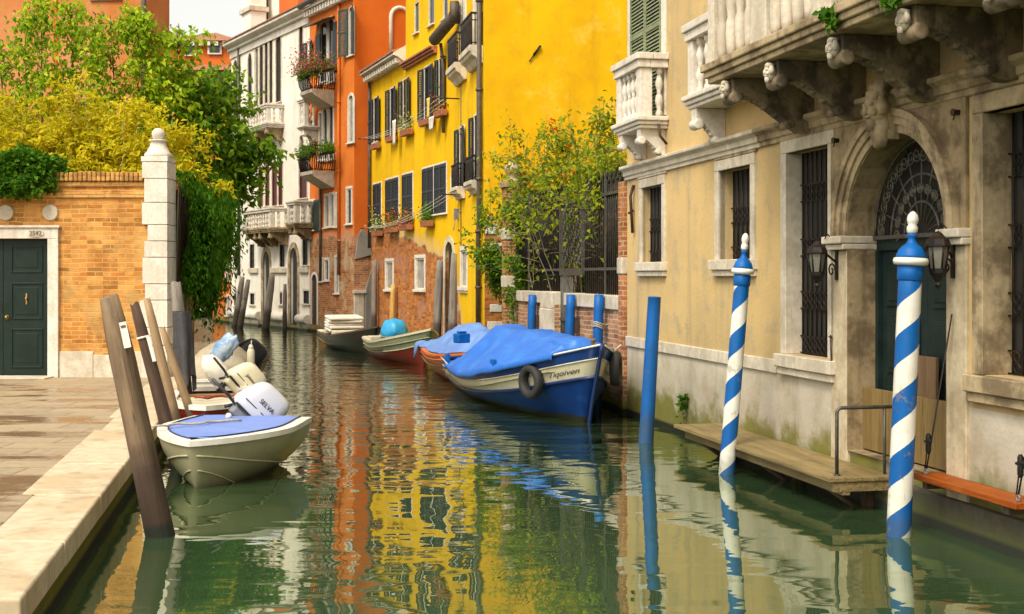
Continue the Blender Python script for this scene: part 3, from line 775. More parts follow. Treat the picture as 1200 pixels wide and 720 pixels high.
# stone surround of the water door
T2 = Face((0, 0), (1, 0)); T2.M = T.M @ Matrix.Translation((0, -.03, 0)); T2.root = T.root
ds = dict(door_op); ds['d'] = .36; ds['s0'] += .004; ds['s1'] -= .004; ds['z1'] -= .004; ds['z0'] += .004
SU0, SU1 = T.sz(977, 300)[0], T.sz(1136, 300)[0]
T2.wall(SU0, SU1, SPR - .10, z0 - .002, M['soot_stone'], D=.028, ops=[ds], name='door_surround', back=False)
m = MB(); m.box((T.sz(917, 170)[0], -.028, T.sz(923, 177)[1] + .14), (SU0 - .002, .01, z0 - .002)); T.part(m, 'lintel', M['soot_stone'])
m = MB(); m.box((SU1 + .002, -.024, w4[3] + .145), (T.L, .01, z0 - .002)); T.part(m, 'lintel', M['soot_stone'])
r0 = (DS1 - DS0) / 2; cxd = (DS0 + DS1) / 2
m = MB()
for (ra, rb_, y0) in ((0, .07, -.05), (.07, .14, -.075), (.14, .20, -.10)):
    n = 24
    for q in range(n):
        a0, a1 = PI - PI * q / n, PI - PI * (q + 1) / n
        P_ = lambda rr, a: (cxd + (r0 + rr) * math.cos(a), SPR + (r0 + rr) * math.sin(a))
        m.prism_y([P_(ra, a0), P_(ra, a1), P_(rb_, a1), P_(rb_, a0)], y0, -.028)
T.part(m, 'archivolt', M['soot_stone2'])
M['pier_stone'] = stone('pier_stone', (.58, .48, .32), (.30, .22, .12), .55, bump=.5)
for a, b_ in ((SU0, DS0 + .004), (DS1 - .004, SU1)):
    m = MB(); m.box((a, -.03, -.2), (b_, .33, SPR - .132)); T.part(m, 'door_pier', M['pier_stone'], bevel=.008)
for a, b_ in ((SU0 - .02, DS0 + .012), (DS1 - .012, SU1 + .02)):
    m = MB(); m.box((a, -.08, SPR - .13), (b_, .30, SPR - .075)); m.box((a - .025, -.11, SPR - .074), (b_ + .0, .30, SPR - .002))
    T.part(m, 'capital', M['istria'], bevel=.012)
m = MB(); m.box((cxd - .10, -.13, SPR + r0 - .06), (cxd + .10, -.029, z0 + .22)); face_mask(m, (cxd, -.17, SPR + r0 + .20), .15)
m.sphere((cxd, -.15, SPR + r0 + .02), .13, 12, (.9, .7, 1.1), .5, 3); m.sphere((cxd, -.15, SPR + r0 + .36), .13, 12, (1.1, .7, .8), .5, 8)
T.part(m, 'keystone', M['soot_stone2'])
# the door itself with its iron fanlight and flood boards
zt_ = SPR - .05
m = MB(); m.box((DS0, .26, zt_ - .09), (DS1, .33, zt_)); m.box((DS0, .25, .42), (DS0 + .06, .33, zt_ - .092)); m.box((DS1 - .06, .25, .42), (DS1, .33, zt_ - .092))
D_ = T.part(m, 'door', M['teal_door'])
for sd in (0, 1):
    a = DS0 + .065 + sd * ((DS1 - DS0) / 2 - .065); b_ = a + (DS1 - DS0) / 2 - .07
    m = MB(); m.box((a, .29, .42), (b_, .325, zt_ - .095))
    for (za, zb_) in ((.55, 1.0), (1.12, 1.62), (1.72, 2.1)):
        for (k_, yy) in ((.10, .272), (.15, .262)):
            m.box((a + k_, yy, za + k_ - .1), (b_ - k_, .291, zb_ - k_ + .1))
    m.build('door_leaf', M['teal_door'], D_, bevel=.008)
m = MB(); m.tube([(cxd + .18, .25, 1.02), (cxd + .18, .2, 1.02), (cxd + .30, .19, 1.05)], .014, 8); m.build('handle', M['iron'], D_)
m = MB(); m.box((DS0 - .02, .325, .42), (DS1 + .02, .338, SPR + r0)); T.part(m, 'pane', M['dark_room'])
m = MB(); y = .24
for rr in (r0 - .02, r0 * .62, r0 * .34):
    m.tube([(cxd + rr * math.cos(PI * q / 24), y, SPR - .02 + rr * math.sin(PI * q / 24)) for q in range(25)], .013, 6)
for q in range(1, 10):
    a = PI * q / 10; m.tube([(cxd + .12 * math.cos(a), y, SPR - .02 + .12 * math.sin(a)), (cxd + (r0 - .02) * math.cos(a), y, SPR - .02 + (r0 - .02) * math.sin(a))], .009, 5)
for q in range(10):
    a = PI * (q + .5) / 10
    for rr, sr in ((r0 * .82, .095), (r0 * .48, .07)):
        for sgn in (1, -1):
            aa = a + sgn * .055 * r0 / rr * 1.1
            spiral(m, cxd + rr * math.cos(aa), y - .012, SPR - .02 + rr * math.sin(aa), sr * .72, 1.6, a + (PI / 2 if sgn > 0 else -PI / 2), sgn, .009)
m.box((DS0, y - .02, SPR - .04), (DS1, y + .02, SPR - .005))
T.part(m, 'fanlight_grille', M['grey_iron'])
m = MB(); m.box((DS0 + .01, .12, .42), (DS1 - .01, .16, .98)); T.part(m, 'flood_board', M['ply'], bevel=.004)
m = MB(); m.box((cxd - .02, .17, .42), (cxd + .34, .20, 1.32)); T.part(m, 'board', M['ply_dark'], bevel=.004)
# little balcony over the first window
p = .38; zs = lambda px, py, o: T.sz(px, py, o)[1]
sA0, sA1 = T.sz(722, 120, p)[0], T.sz(750, 120, p)[0]
stone_balcony(T, sA0, sA1, p, zs(750, 150, p), zs(750, 136, p), zs(750, 61.7, p), zs(750, 79, p), 4, 1, .058, 'istria_clean', brackets=(sA0 + .14, sA1 - .14), bh=.34, bw=.13, corner=.17, ends=(1, 1))
sB0, sB1 = T.sz(805.5, 110, p)[0], T.sz(829, 78, .92)[0] - .08
stone_balcony(T, sB0, sB1, p, zs(750, 150, p), zs(750, 136, p), zs(750, 61.7, p), zs(750, 79, p), 7, 1, .058, 'istria_clean', brackets=(sB0 + .16,), bh=.42, bw=.15, corner=.16, ends=(1, 0))
p = .92
sC0 = T.sz(829, 78, p)[0]; zb_, zt_ = zs(838, 92, p), zs(829, 77, p)
br = [T.sz(px, 60, .87)[0] for px in (851, 903, 977, 1060, 1163)]
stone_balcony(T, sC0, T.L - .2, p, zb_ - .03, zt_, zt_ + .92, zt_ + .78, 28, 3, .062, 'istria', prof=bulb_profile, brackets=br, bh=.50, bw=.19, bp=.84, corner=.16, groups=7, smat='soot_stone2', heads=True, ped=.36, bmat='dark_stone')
# waste pipe stubs, hooks
for px, py in ((986, 165), (1128, 132)):
    m = MB(); a, zz = T.sz(px, py); m.lathe([(.022, 0), (.022, .05), (.03, .05), (.03, .06)], (a, -.03, zz), 8, axis=(0, -1, 0)); m.tube([(a, -.06, zz), (a - .02, -.07, zz - .06)], .006, 5)
    T.part(m, 'hook', M['rust_iron'])
m = MB(); a, zz = T.sz(783, 160); m.tube([(a, -.02, zz - .1), (a + .03, -.12, zz), (a + .03, -.14, zz + .16)], .018, 6)
T.part(m, 'bracket_iron', M['rust_iron'])
m = MB(); a, zz = T.sz(744, 222); m.tube([(a, -.02, zz + .06), (a - .02, -.06, zz - .10), (a + .02, -.04, zz - .62)], .022, 6); m.tube([(a, -.02, zz - .3), (a - .05, -.08, zz - .34)], .018, 6)
T.part(m, 'bracket_iron', M['rust_iron'])
m = MB(); a, zz = T.sz(979, 430); m.tube([(a, -.04, zz - .02), (a, -.05, zz + .3)], .007, 5); m.tube([(a - .03, -.05, zz + .28), (a + .03, -.05, zz + .28)], .007, 5); T.part(m, 'rod', M['iron'])

# wall lanterns
def lantern(px, py, pier_px, out, label):
    s_, z_ = T.sz(pier_px, py); s1_, z1_ = T.sz(px, py, out)
    o = empty('wall_lantern', M=T.M @ Matrix.Translation((s_, -.03, z1_)), label=label, cat='lantern', group='lanterns flanking the water door')
    dx, dy = s1_ - s_, -out + .03
    m = MB(); m.box((-.02, -.02, -.16), (.02, .0, .16)); m.tube([(0, -.01, .0), (dx * .5, dy * .5, .07), (dx, dy, .20)], .011, 6)
    spiral(m, 0, -.06, -.07, .07, 1.3, 0, 1, .008); m.tube([(0, -.01, .12), (.02, -.05, .20), (-.03, -.09, .27), (-.06, -.1, .22)], .007, 5)
    m.build('wall_bracket', M['iron'], o)
    m = MB(); m.lathe([(.012, .20), (.03, .19), (.05, .165), (.085, .14), (.10, .10), (.10, .085), (.085, .08)], (dx, dy, 0), 8, smooth=False)
    m.lathe([(.05, -.10), (.06, -.09), (.075, -.085), (.07, -.12), (.04, -.16), (.02, -.19), (.03, -.21), (.008, -.24)][::-1], (dx, dy, 0), 8, smooth=False)
    for q in range(6):
        a = 2 * PI * q / 6; m.tube([(dx + .058 * math.cos(a), dy + .058 * math.sin(a), -.09), (dx + .083 * math.cos(a), dy + .083 * math.sin(a), .085)], .008, 5)
    m.build('lamp_frame', M['iron'], o)
    m = MB(); m.lathe([(.054, -.085), (.078, .082)], (dx, dy, 0), 6, smooth=False); m.build('lamp_glass', M['lamp_glass'], o)
lantern(957.5, 308, 985, .26, 'black iron wall lantern on the far side of the arched door, before the barred window')
lantern(1099, 302, 1122, .20, 'black iron wall lantern on the near pier of the arched door, before dark door panels')

# ------------------------------------------------------------------ garden wall, gate and fence
GW = Face((AX(26.75), 26.75), (AX(18.53), 18.53))
GW.thing('garden_wall', 'low brick garden wall with white stone coping between yellow house and tan palazzo', 'wall')
gx = lambda px: GW.sz(px, 345)[0]
ga, gb = gx(650), gx(663)
GW.wall(.0, ga - .02, -.6, 1.49, M['garden_brick'], D=.35, name='brick_body'); GW.wall(gb + .02, GW.L - .02, -.6, 1.49, M['garden_brick'], D=.35, name='brick_body')
m = MB(); m.box((-.02, -.05, 1.49), (gx(636), .38, 1.70)); GW.part(m, 'coping', M['istria'], bevel=.012)
m = MB(); m.box((gb + .03, -.05, 1.49), (GW.L - .25, .38, 1.70)); GW.part(m, 'coping', M['istria'], bevel=.012)
m = MB(); m.box((gx(636) + .004, -.07, -.5), (ga - .025, .3, 1.40)); m.box((gx(636) + .004, -.05, 1.402), (ga - .025, .3, 1.71)); GW.part(m, 'gate_post', M['istria'], bevel=.02)
# tall brick piers at both ends
for a, b_, zt_, fin in ((-.42, -.03, 3.85, True), (GW.L - .22, GW.L + .0, 3.36, False)):
    m = MB(); m.box((a, -.06, -.6), (b_, .32, zt_)); Pm = GW.part(m, 'brick_pier', M['red_brick'])
    for zz in ((1.75, 2.75) if fin else (2.02,)):
        m = MB(); m.box((a - .02, -.08, zz), (b_ + .02, .34, zz + .24)); m.build('stone_block', M['istria'], Pm, bevel=.015)
    if fin:
        m = MB(); m.box((a - .05, -.11, zt_), (b_ + .05, .37, zt_ + .12)); m.lathe([(.19, zt_ + .12), (.12, zt_ + .17), (.09, zt_ + .21), (.13, zt_ + .27), (.18, zt_ + .36), (.18, zt_ + .43), (.11, zt_ + .50), (.07, zt_ + .53), (.08, zt_ + .57), (.0, zt_ + .62)], ((a + b_) / 2, .13, 0), 14)
        m.build('finial', M['soot_stone2'], Pm)
FE = empty('iron_fence', M=GW.M, label='tall dark iron railing with spear tips along the garden wall coping', cat='fence')
def bars(x0, x1, zb, zt, y, step_, tip=True, r=.015):
    m = MB(); n = max(1, int((x1 - x0) / step_))
    for q in range(n + 1):
        x = x0 + (x1 - x0) * q / n; h = zt + (.08 if q % 2 else 0)
        m.tube([(x, y, zb), (x, y, h)], r, 5)
        if tip: m.lathe([(.008, h), (.024, h + .05), (.002, h + .15)], (x, y, 0), 5)
    return m
FX0, FX1 = 0.0, GW.L - .25
for a, b_ in ((FX0, gx(648)), (gx(676), FX1)):
    m = bars(a, b_, 1.70, 3.42, .15, .115); m.build('bar_panel', M['iron'], FE)
    for zz in (2.08, 3.25):
        m = MB(); m.box((a, .12, zz), (b_, .18, zz + .045)); m.build('rail', M['grey_iron'], FE)
for px in (612, 700, 726):
    m = MB(); m.box((gx(px) - .025, .12, 1.70), (gx(px) + .025, .18, 3.62)); m.build('post', M['grey_iron'], FE)
GT = empty('iron_gate', M=GW.M, label='narrow iron garden gate with scrolled upper panel beside white stone post', cat='gate')
a, b_ = gx(649), gx(675)
m = bars(ga, gb, .3, 1.98, .12, .10, False, .014); m.box((ga, .09, 1.2), (gb, .15, 1.25)); m.build('gate_leaf', M['grey_iron'], GT)
m = MB(); m.box((a, .10, 2.0), (b_, .18, 2.12)); m.box((a, .10, 2.122), (a + .04, .18, 3.3)); m.box((b_ - .04, .10, 2.122), (b_, .18, 3.3)); m.box((a + .041, .10, 3.24), (b_ - .041, .18, 3.3)); m.build('gate_frame', M['grey_iron'], GT)
m = MB()
for i in range(3):
    for j in range(5):
        cx_ = a + .1 + (b_ - a - .2) * (i + .5) / 3; zz = 2.24 + j * .22
        spiral(m, cx_ - .07, .13, zz, .11, 1.4, 0, 1, .011, 16); spiral(m, cx_ + .07, .13, zz + .1, .11, 1.4, PI, -1, .011, 16)
m.build('scroll_panel', M['grey_iron'], GT)

# ------------------------------------------------------------------ yellow house
P2, P3, P4 = (-.63, 29.4), (-1.5, 33.6), (-4.64, 42.2)
Y1 = Face(P4, P3); Y1.thing('yellow_house', 'bright yellow rendered house with black shutters and worn brick ground floor', 'building')
Y2 = Face(P3, P2, Y1.root)
q_ = Vector((P2[0], P2[1], 0)); Y3 = Face(P2, tuple((q_ + Y2.nin * 12)[:2]), Y1.root)
def yw(F, xl, xr, yt, yb, **k):
    """px extents cover both open shutters; the opening is the middle half"""
    a, b_, c, e = F.rect(xl, xr, yt, yb); wd = b_ - a
    F.window((a + wd * .27, b_ - wd * .27, c, e), d=.055, fw=.04, sill=.05, shut=wd * .25, mull=1, fmat='istria_clean', imat='shutter', **k)
for r_ in ((437.5, 447.5, 217, 265.5), (452, 468, 212, 261.6), (471.5, 484.5, 206, 257.7)):
    a, b_, c, e = Y1.rect(*r_); Y1.window((a + .05, b_ - .05, c, e), d=.055, fw=.05, sill=.05, shut=-1, closed=True, imat='shutter')
a, b_, c, e = Y1.rect(495, 524, 199, 253.8)
Y1.window((a + .05, (a + b_) / 2 - .06, c, e), fw=.05, shut=-1, closed=True, sill=.05); Y1.window(((a + b_) / 2 + .06, b_ - .05, c, e), fw=.05, shut=-1, closed=True, sill=.05)
for r_ in ((435.7, 447, 118, 168.7), (454.5, 467, 107, 163), (469.5, 482.6, 97, 150), (493.5, 510, 83, 144), (512.5, 522.5, 71.5, 131)): yw(Y1, *r_)
for r_ in ((485.6, 491, 4, 41), (502, 509, -8, 32), (519, 525, -20, 24)):
    Y1.window(Y1.rect(*r_), fw=.0, sill=.04, mull=0, d=.055)
Y1.window(Y1.rect(529, 531.5, 206, 225), fw=.03, sill=.03, d=.055)
for r_ in ((452.5, 460.5, 307, 339), (487.5, 497.5, 303, 339)): Y1.window(Y1.rect(*r_), fw=.10, sill=.08, fmat='istria_clean', pane='pale_glass', d=.055)
a, b_, c, e = Y1.rect(522, 531, 284, 380); Y1.window((a, b_, .25, e), fw=.16, sill=0, arch=True, pane='dark_room', fmat='istria', iw=0, d=.10, name='doorway')
# taller half and lower half
sE = Y1.sz(475.5, 70)[0]; zE = Y1.sz(428, 101)[1]
lowops = [o for o in Y1.ops if o['s0'] < sE]; hiops = [o for o in Y1.ops if o['s0'] >= sE - .2]
Y1.wall(0, sE, -.6, zE, M['yellow_a'], D=9, sides=(1, 0)); Y1.wall(sE, Y1.L, -.6, 14, M['yellow_a'], D=9, sides=(1, 0), ops=Y1.ops)
Y1.flush()
m = MB(); m.prism([(0, zE - .02), (-.25, zE + .16), (-.38, zE + .2), (-.38, zE + .27), (0, zE + .5)], -.05, sE)
ro = Y1.part(m, 'eave', M['istria_clean'])
n = 15
for q in range(n): m = MB(); x = sE * (q + .5) / n; m.box((x - .06, -.30, zE - .02), (x + .06, -.001, zE + .13)); m.build('corbel', M['istria_clean'], ro, bevel=.01, seg=1)
m = MB(); m.raw([(-.1, -.42, zE + .28), (sE - .002, -.42, zE + .28), (sE - .002, 2.5, zE + 1.2), (-.1, 2.5, zE + 1.2), (-.1, -.42, zE + .34), (sE - .002, -.42, zE + .34), (sE - .002, 2.5, zE + 1.26), (-.1, 2.5, zE + 1.26)],
      [(0,3,2,1),(4,5,6,7),(0,1,5,4),(1,2,6,5),(2,3,7,6),(3,0,4,7)]); Y1.part(m, 'roof', M['tile'])
a, b_ = Y1.sz(476, 78)[0], Y1.sz(512.5, 57)[0]; zz = Y1.sz(476, 78)[1]
m = MB(); m.box((a, -.10, zz - .12), (b_, -.002, zz - .05)); m.box((a, -.16, zz - .048), (b_, -.002, zz + .02)); m.box((a, -.22, zz + .022), (b_, -.002, zz + .07)); Y1.part(m, 'moulding', M['terracotta'])
p0 = Y1.sz(509, 47, .3); p1 = Y1.sz(533, 18, .3)
m = MB(); m.tube([(p0[0], -.3, p0[1]), (p1[0], -.3, p1[1])], .16, 14); m.tube([(p1[0] - .05, -.3, p1[1] - .2), (p1[0] - .02, -.3, p1[1] + .35)], .13, 10); Y1.part(m, 'flue', M['pipe'])
pipe(Y1, [(p0[0] + .12, -.16, p0[1] - .1), (p0[0] + .12, -.08, p0[1] - .8), (p0[0] + .12, -.08, Y1.sz(512, 160)[1])], .045)
pipe(Y1, [(p1[0] + .05, -.1, p1[1]), (p1[0] + .05, -.1, Y1.sz(533, 296)[1])], .065)
pipe(Y1, [(.06, -.08, zE), (.06, -.08, 2.9)], .055)
# section in line with the canal wall
for r_ in ((537, 546.5, 153, 221), (554, 564.5, 139, 214)):
    a, b_, c, e = Y2.rect(*r_); wd = b_ - a
    Y2.window((a + wd * .24, b_ - wd * .24, c, e), d=.055, fw=.05, sill=.05, shut=wd * .25, mull=1, imat='shutter')
    iron_balcony(Y2, a + wd * .1, b_ - wd * .1, .22, c - .12, c - .02, c + .55, 'istria', .2)
for r_ in ((539.5, 545.5, -40, 80), (556, 564, -50, 62)):
    a, b_, c, e = Y2.rect(*r_); Y2.window((a, b_, c, e), d=.055, fw=.14, sill=.05, fmat='istria_clean', mull=1, pane='pale_glass')
    iron_balcony(Y2, a - .35, b_ + .25, .30, c - .16, c - .02, c + .72, 'istria', .28)
a, b_, c, e = Y2.rect(540.5, 547, 294, 336); Y2.window((a, b_, c, e), fw=.12, sill=.10, fmat='istria_clean', pane='pale_glass', d=.055)
Y2.wall(0, Y2.L, -.6, 14, M['yellow_b'], D=9, sides=(1, 0)); Y2.flush()
a = Y2.sz(567, 200)[0]
pipe(Y2, [(Y2.L - .2, -.09, 13.5), (Y2.L - .2, -.09, 3.2), (Y2.L - .32, -.09, 2.85), (Y2.L - .32, -.09, .6)], .062)
m = MB(); a, zz = Y2.sz(537.5, 252); m.box((a - .05, -.12, zz - .12), (a + .05, -.001, zz + .16)); m.tube([(a, -.1, zz - .1), (a + .05, -.14, zz - .4)], .012, 5); Y2.part(m, 'meter_box', M['motor_grey'])
Y3.wall(0, 12, -.6, 14, M['yellow_c'], D=6, sides=(0, 1))
for px0, px1, y0, y1 in ((569, 582, 263, 274.5), (574, 593, 285, 292), (568, 584, 305.5, 313.5), (574, 588, 357, 366), (571, 592, 377, 388)):
    a, b_, c, e = Y3.rect(px0, px1, y0, y1); m = MB(); m.box((max(a, -.01), -.025, c), (b_, .02, e)); Y3.part(m, 'quoin', M['istria_clean'], bevel=.012)
m = MB(); a, zz = Y3.sz(625, 65); m.tube([(a, -.03, zz), (a + .16, -.05, zz + .22)], .03, 6); m.tube([(a - .1, -.03, zz - .15), (a, -.03, zz)], .015, 6); Y3.part(m, 'wall_anchor', M['iron'])

# ------------------------------------------------------------------ orange house
O1 = Face((-7.26, 45.95), (-5.24, 42.5)); O1.thing('orange_house', 'tall orange house with iron balconies, green shutters and peeling ground floor', 'building')
O2 = Face((-5.24, 42.5), tuple((O1.PR + O1.nin * 8)[:2]), O1.root)
def ow(xl, xr, yt, yb, **k): O1.window(O1.rect(xl, xr, yt, yb), **k)
ow(361, 364.5, 50, 74, arch=True, fw=.06, shut=.28, d=.055)
ow(375, 383, 28, 98, arch=True, fw=.10, shut=0, d=.055, fmat='istria_clean', k=.8); ow(384.2, 391, 24, 98, arch=True, fw=.10, d=.055, fmat='istria_clean', k=.8)
ow(409.3, 414.8, 10, 66, arch=True, fw=.06, shut=.42, smat='shutter_green', d=.055, swing=25)
ow(409, 414, 113, 168, arch=True, fw=.10, d=.055, pane='pale_glass')
ow(363.5, 367, 142, 172, arch=True, fw=.08, d=.055)
ow(374, 377, 133, 188, arch=True, fw=.07, d=.055); ow(378.5, 383.5, 129, 188, arch=True, fw=.09, d=.055, k=.9); ow(385, 390.5, 125, 188, arch=True, fw=.09, d=.055, k=.9)
ow(364.5, 368.5, 236, 270, fw=.07, d=.055)
ow(381, 385.5, 230, 267, fw=.07, d=.055, pane='pale_glass'); ow(387, 391.5, 228, 266, fw=.07, d=.055, pane='pale_glass'); ow(394, 396.5, 228, 266, fw=.07, d=.055)
ow(406.8, 411.8, 222, 263, fw=.09, d=.055)
ow(375, 377.5, 304, 330, fw=.07, d=.055); ow(381, 385, 305, 329, fw=.08, d=.055); ow(393.5, 396.5, 302, 344, fw=.08, d=.055)
a, b_, c, e = O1.rect(365.5, 371.5, 322, 375); O1.window((a, b_, .25, e), arch=True, fw=.10, sill=0, d=.055, pane='dark_room', iw=0, name='doorway')
zO = O1.sz(395, 0)[1]
O1.wall(0, O1.L, -.6, zO, M['orange'], D=8, sides=(1, 0)); O1.flush()
O2.wall(0, 8, -.6, zO, M['orange_side'], D=4, sides=(0, 1))
m = MB(); a, zz = O1.rect(369, 376, 235, 271)[0], 0; c, e = O1.rect(369, 376, 235, 271)[2:]; b_ = O1.rect(369, 376, 235, 271)[1]
m.box((a + .02, -.06, c), (b_ - .02, -.025, e))
z = c + .05
while z < e - .05: m.box((a + .06, -.072, z), (b_ - .06, -.061, z + .03)); z += .06
O1.part(m, 'shutter', M['shutter_green'])
for px0, yt, yb in ((371.5, 42, 84), (392, 27, 84)):
    a, _, c, e = O1.rect(px0, px0 + 2, yt, yb); m = MB(); m.box((a, -.07, c), (a + .42, -.03, e)); O1.part(m, 'shutter', M['shutter'])
m = MB(); a, b_ = O1.sz(371, 33)[0], O1.sz(393, 24)[0]; zz = O1.sz(393, 23.5)[1]
m.raw([(a, -.02, zz + .12), (b_, -.02, zz + .12), (b_, -.5, zz - .05), (a, -.5, zz - .05), (a, -.02, zz + .15), (b_, -.02, zz + .15), (b_, -.5, zz - .02), (a, -.5, zz - .02)], [(0,1,2,3),(7,6,5,4),(0,4,5,1),(1,5,6,2),(2,6,7,3),(3,7,4,0)]); O1.part(m, 'awning', M['pipe'])
m = MB(); m.prism([(0, zO - .05), (-.3, zO + .02), (-.3, zO + .12), (0, zO + .2)], -.05, O1.L + .05); ev = O1.part(m, 'eave', M['istria_clean'])
for q in range(16): m = MB(); x = O1.L * (q + .5) / 16; m.box((x - .05, -.26, zO - .2), (x + .05, -.001, zO - .02)); m.build('corbel', M['istria_clean'], ev)
m = MB(); m.tube([(-.1, -.36, zO + .2), (O1.L + .1, -.36, zO + .3)], .1, 10); O1.part(m, 'gutter', M['pipe'])
p = .81
for y_rt, y_sl in ((73, 104), (170, 200)):
    s0_, s1_ = O1.sz(352.5, (y_rt + y_sl) / 2, p)[0], O1.sz(366, y_sl, p)[0]
    zt_ = O1.sz(366, y_sl, p)[1]; rt_ = O1.sz(366, y_rt, p)[1]
    iron_balcony(O1, s0_, s1_, p, zt_ - .13, zt_, rt_, 'istria', .42, belly=.13)
pipe(O1, [(O1.sz(377.5, 220)[0], -.07, O1.sz(377.5, 210)[1]), (O1.sz(377.5, 220)[0], -.07, 1.8)], .05)
pipe(O1, [(O1.sz(399, 220)[0], -.07, zO), (O1.sz(399, 220)[0], -.07, 2.0)], .05, 'orange')
# side wall: blind arch, pier and cement patch at the foot
a, b_ = O2.sz(458, 60)[0], O2.sz(480, 60)[0]; zb_ = O2.sz(458, 66)[1]; zt_ = O2.sz(458, 8)[1]; r_ = (b_ - a) / 2
m = MB(); pts = [(a, -.01, zb_), (a, -.01, zt_ - r_)] + [(a + r_ - r_ * math.cos(PI * q / 12), -.01, zt_ - r_ + r_ * math.sin(PI * q / 12)) for q in range(1, 13)] + [(b_, -.01, zb_)]
m.tube(pts, .07, 8); m.box((a - .15, -.1, zb_ - .12), (b_ + .15, .02, zb_)); O2.part(m, 'blind_arch', M['istria_clean'])
zc = O2.sz(418, 340)[1]
m = MB(); m.box((-.02, -.06, -.5), (O2.sz(426, 350)[0], .02, zc - .12)); m.box((-.06, -.12, zc - .12), (O2.sz(428, 350)[0], .02, zc)); O2.part(m, 'pilaster', M['istria'], bevel=.015)
zg = O2.sz(418, 268)[1]
m = MB(); a = O2.sz(426.5, 350)[0]; m.prism_y([(a, -.5), (a + .42, -.5), (a + .44, 1.9), (a + .3, 2.4), (a + .05, zc + .1), (a, zc)], -.09, -.002); O2.part(m, 'cement_patch', M['grey_plaster'], bevel=.02)
m = MB(); m.prism_y([(.0, zc + 1.0), (.1, zg - .3), (.25, zg), (.55, zg - .2), (.9, zg - .9), (.9, 2.6), (.55, zg - .9)], -.05, -.002); O2.part(m, 'cement_patch', M['grey_plaster'], bevel=.02)

# ------------------------------------------------------------------ white palazzo
Wf = Face((-11.75, 53.6), (-7.26, 45.95)); Wf.thing('white_palazzo', 'white rendered gothic palazzo with pointed windows, stone balconies and two water portals', 'building')
def ww(xl, xr, yt, yb, **k): Wf.window(Wf.rect(xl, xr, yt, yb), **k)
G1 = dict(arch=True, fw=.07, d=.055, fmat='istria', sill=.05, k=1.5, imat='pipe', pane='dark_room')
ww(273.8, 278.5, 72, 150, **G1); ww(291, 295.3, 64, 124, **G1)
ww(304.5, 308.5, 53, 126, **G1); ww(310.5, 314, 47, 124, **G1); ww(316, 319.5, 45, 122, **{**G1}); ww(323.5, 329.5, 41, 121, **G1)
ww(350.8, 355.2, 27, 74, **G1)
ww(299, 302.5, 57, 126, fw=.06, d=.055, fmat='istria')
for r_ in ((303, 308.5, 196, 243), (311, 316, 193, 242), (319, 325, 190, 242), (326.5, 331.5, 188, 241)): ww(*r_, fw=.07, d=.055, pane='shutter_red', imat='shutter_red', fmat='istria', arch=True, k=.8)
ww(351, 360, 186, 233, fw=.08, d=.055, pane='shutter_red', imat='shutter_red', fmat='istria', arch=True, k=.9)
ww(351.5, 355.5, 160, 182, arch=True, fw=.07, d=.055, fmat='istria', k=1.4)
for r_ in ((275.8, 280, 290, 318), (293, 298.4, 287, 316), (328.2, 334, 283, 313), (355, 361, 279, 311)): ww(*r_, fw=.09, d=.055, pane='dark_room', iw=.03, imat='iron', bars=2)
for r_ in ((293.5, 298.5, 344, 357), (328.3, 331, 343, 357), (356, 362.5, 341, 356), (274.5, 277, 344, 358)): ww(*r_, fw=.08, d=.055, fmat='istria_clean', iw=.03, pane='dark_room', imat='iron')
for r_ in ((308.5, 316, 295, 372), (340, 348.5, 291, 376)):
    a, b_, c, e = Wf.rect(*r_); Wf.window((a, b_, .15, e), arch=True, fw=.22, sill=0, d=.12, pane='dark_room', iw=0, fmat='soot_stone2', k=1.4, name='portal')
zW = Wf.sz(330, 27)[1]
Wf.wall(0, Wf.L, -.6, zW, M['white_wall'], D=9); Wf.flush()
m = MB(); m.prism([(0, zW - .5), (-.06, zW - .5), (-.06, zW - .25), (-.16, zW - .22), (-.16, zW - .12), (-.30, zW - .05), (-.36, zW), (-.36, zW + .10), (0, zW + .2)], -.05, Wf.L + .02); Wf.part(m, 'cornice', M['istria_clean'])
m = MB(); m.raw([(-.05, -.40, zW + .11), (Wf.L, -.40, zW + .11), (Wf.L, 4, zW + 1.5), (-.05, 4, zW + 1.5), (-.05, -.40, zW + .16), (Wf.L, -.40, zW + .16), (Wf.L, 4, zW + 1.55), (-.05, 4, zW + 1.55)], [(0,3,2,1),(4,5,6,7),(0,1,5,4),(1,2,6,5),(2,3,7,6),(3,0,4,7)]); Wf.part(m, 'roof', M['tile'])
zz = Wf.sz(330, 317)[1]
for xa, xb in ((276, 281), (293, 303), (318.5, 336), (352, 362)):
    m = MB(); m.box((Wf.sz(xa, 300)[0], -.09, zz - .1), (Wf.sz(xb, 300)[0], .0, zz + .1)); Wf.part(m, 'string_course', M['istria'], bevel=.02)
M['wet_plinth'] = stone('wet_plinth', (.5, .45, .35), (.2, .17, .1), .6, algae=.3)
for xa, xb in ((271.5, 305.5), (319, 337), (351.5, 362.8)):
    xa, xb = Wf.sz(xa, 370)[0], Wf.sz(xb, 370)[0]
    m = MB(); m.tube([(xa, -.06, .42), (xb, -.06, .42)], .17, 12); Wf.part(m, 'torus_moulding', M['istria_clean'])
    m = MB(); m.box((xa, -.10, -.5), (xb, -.001, .3)); Wf.part(m, 'plinth', M['wet_plinth'])
p = .67
s0_, s1_ = Wf.sz(282, 140, p)[0], Wf.sz(313, 120, p)[0]; z_ = lambda y: Wf.sz(313, y, p)[1]
stone_balcony(Wf, s0_, s1_, p, z_(149), z_(143), z_(121), z_(126), 8, 2, .06, 'istria_clean', brackets=(s0_ + .3, (s0_ + s1_) / 2, s1_ - .25), bh=.5, bw=.2, corner=.16, bmat='soot_stone')
p = .75
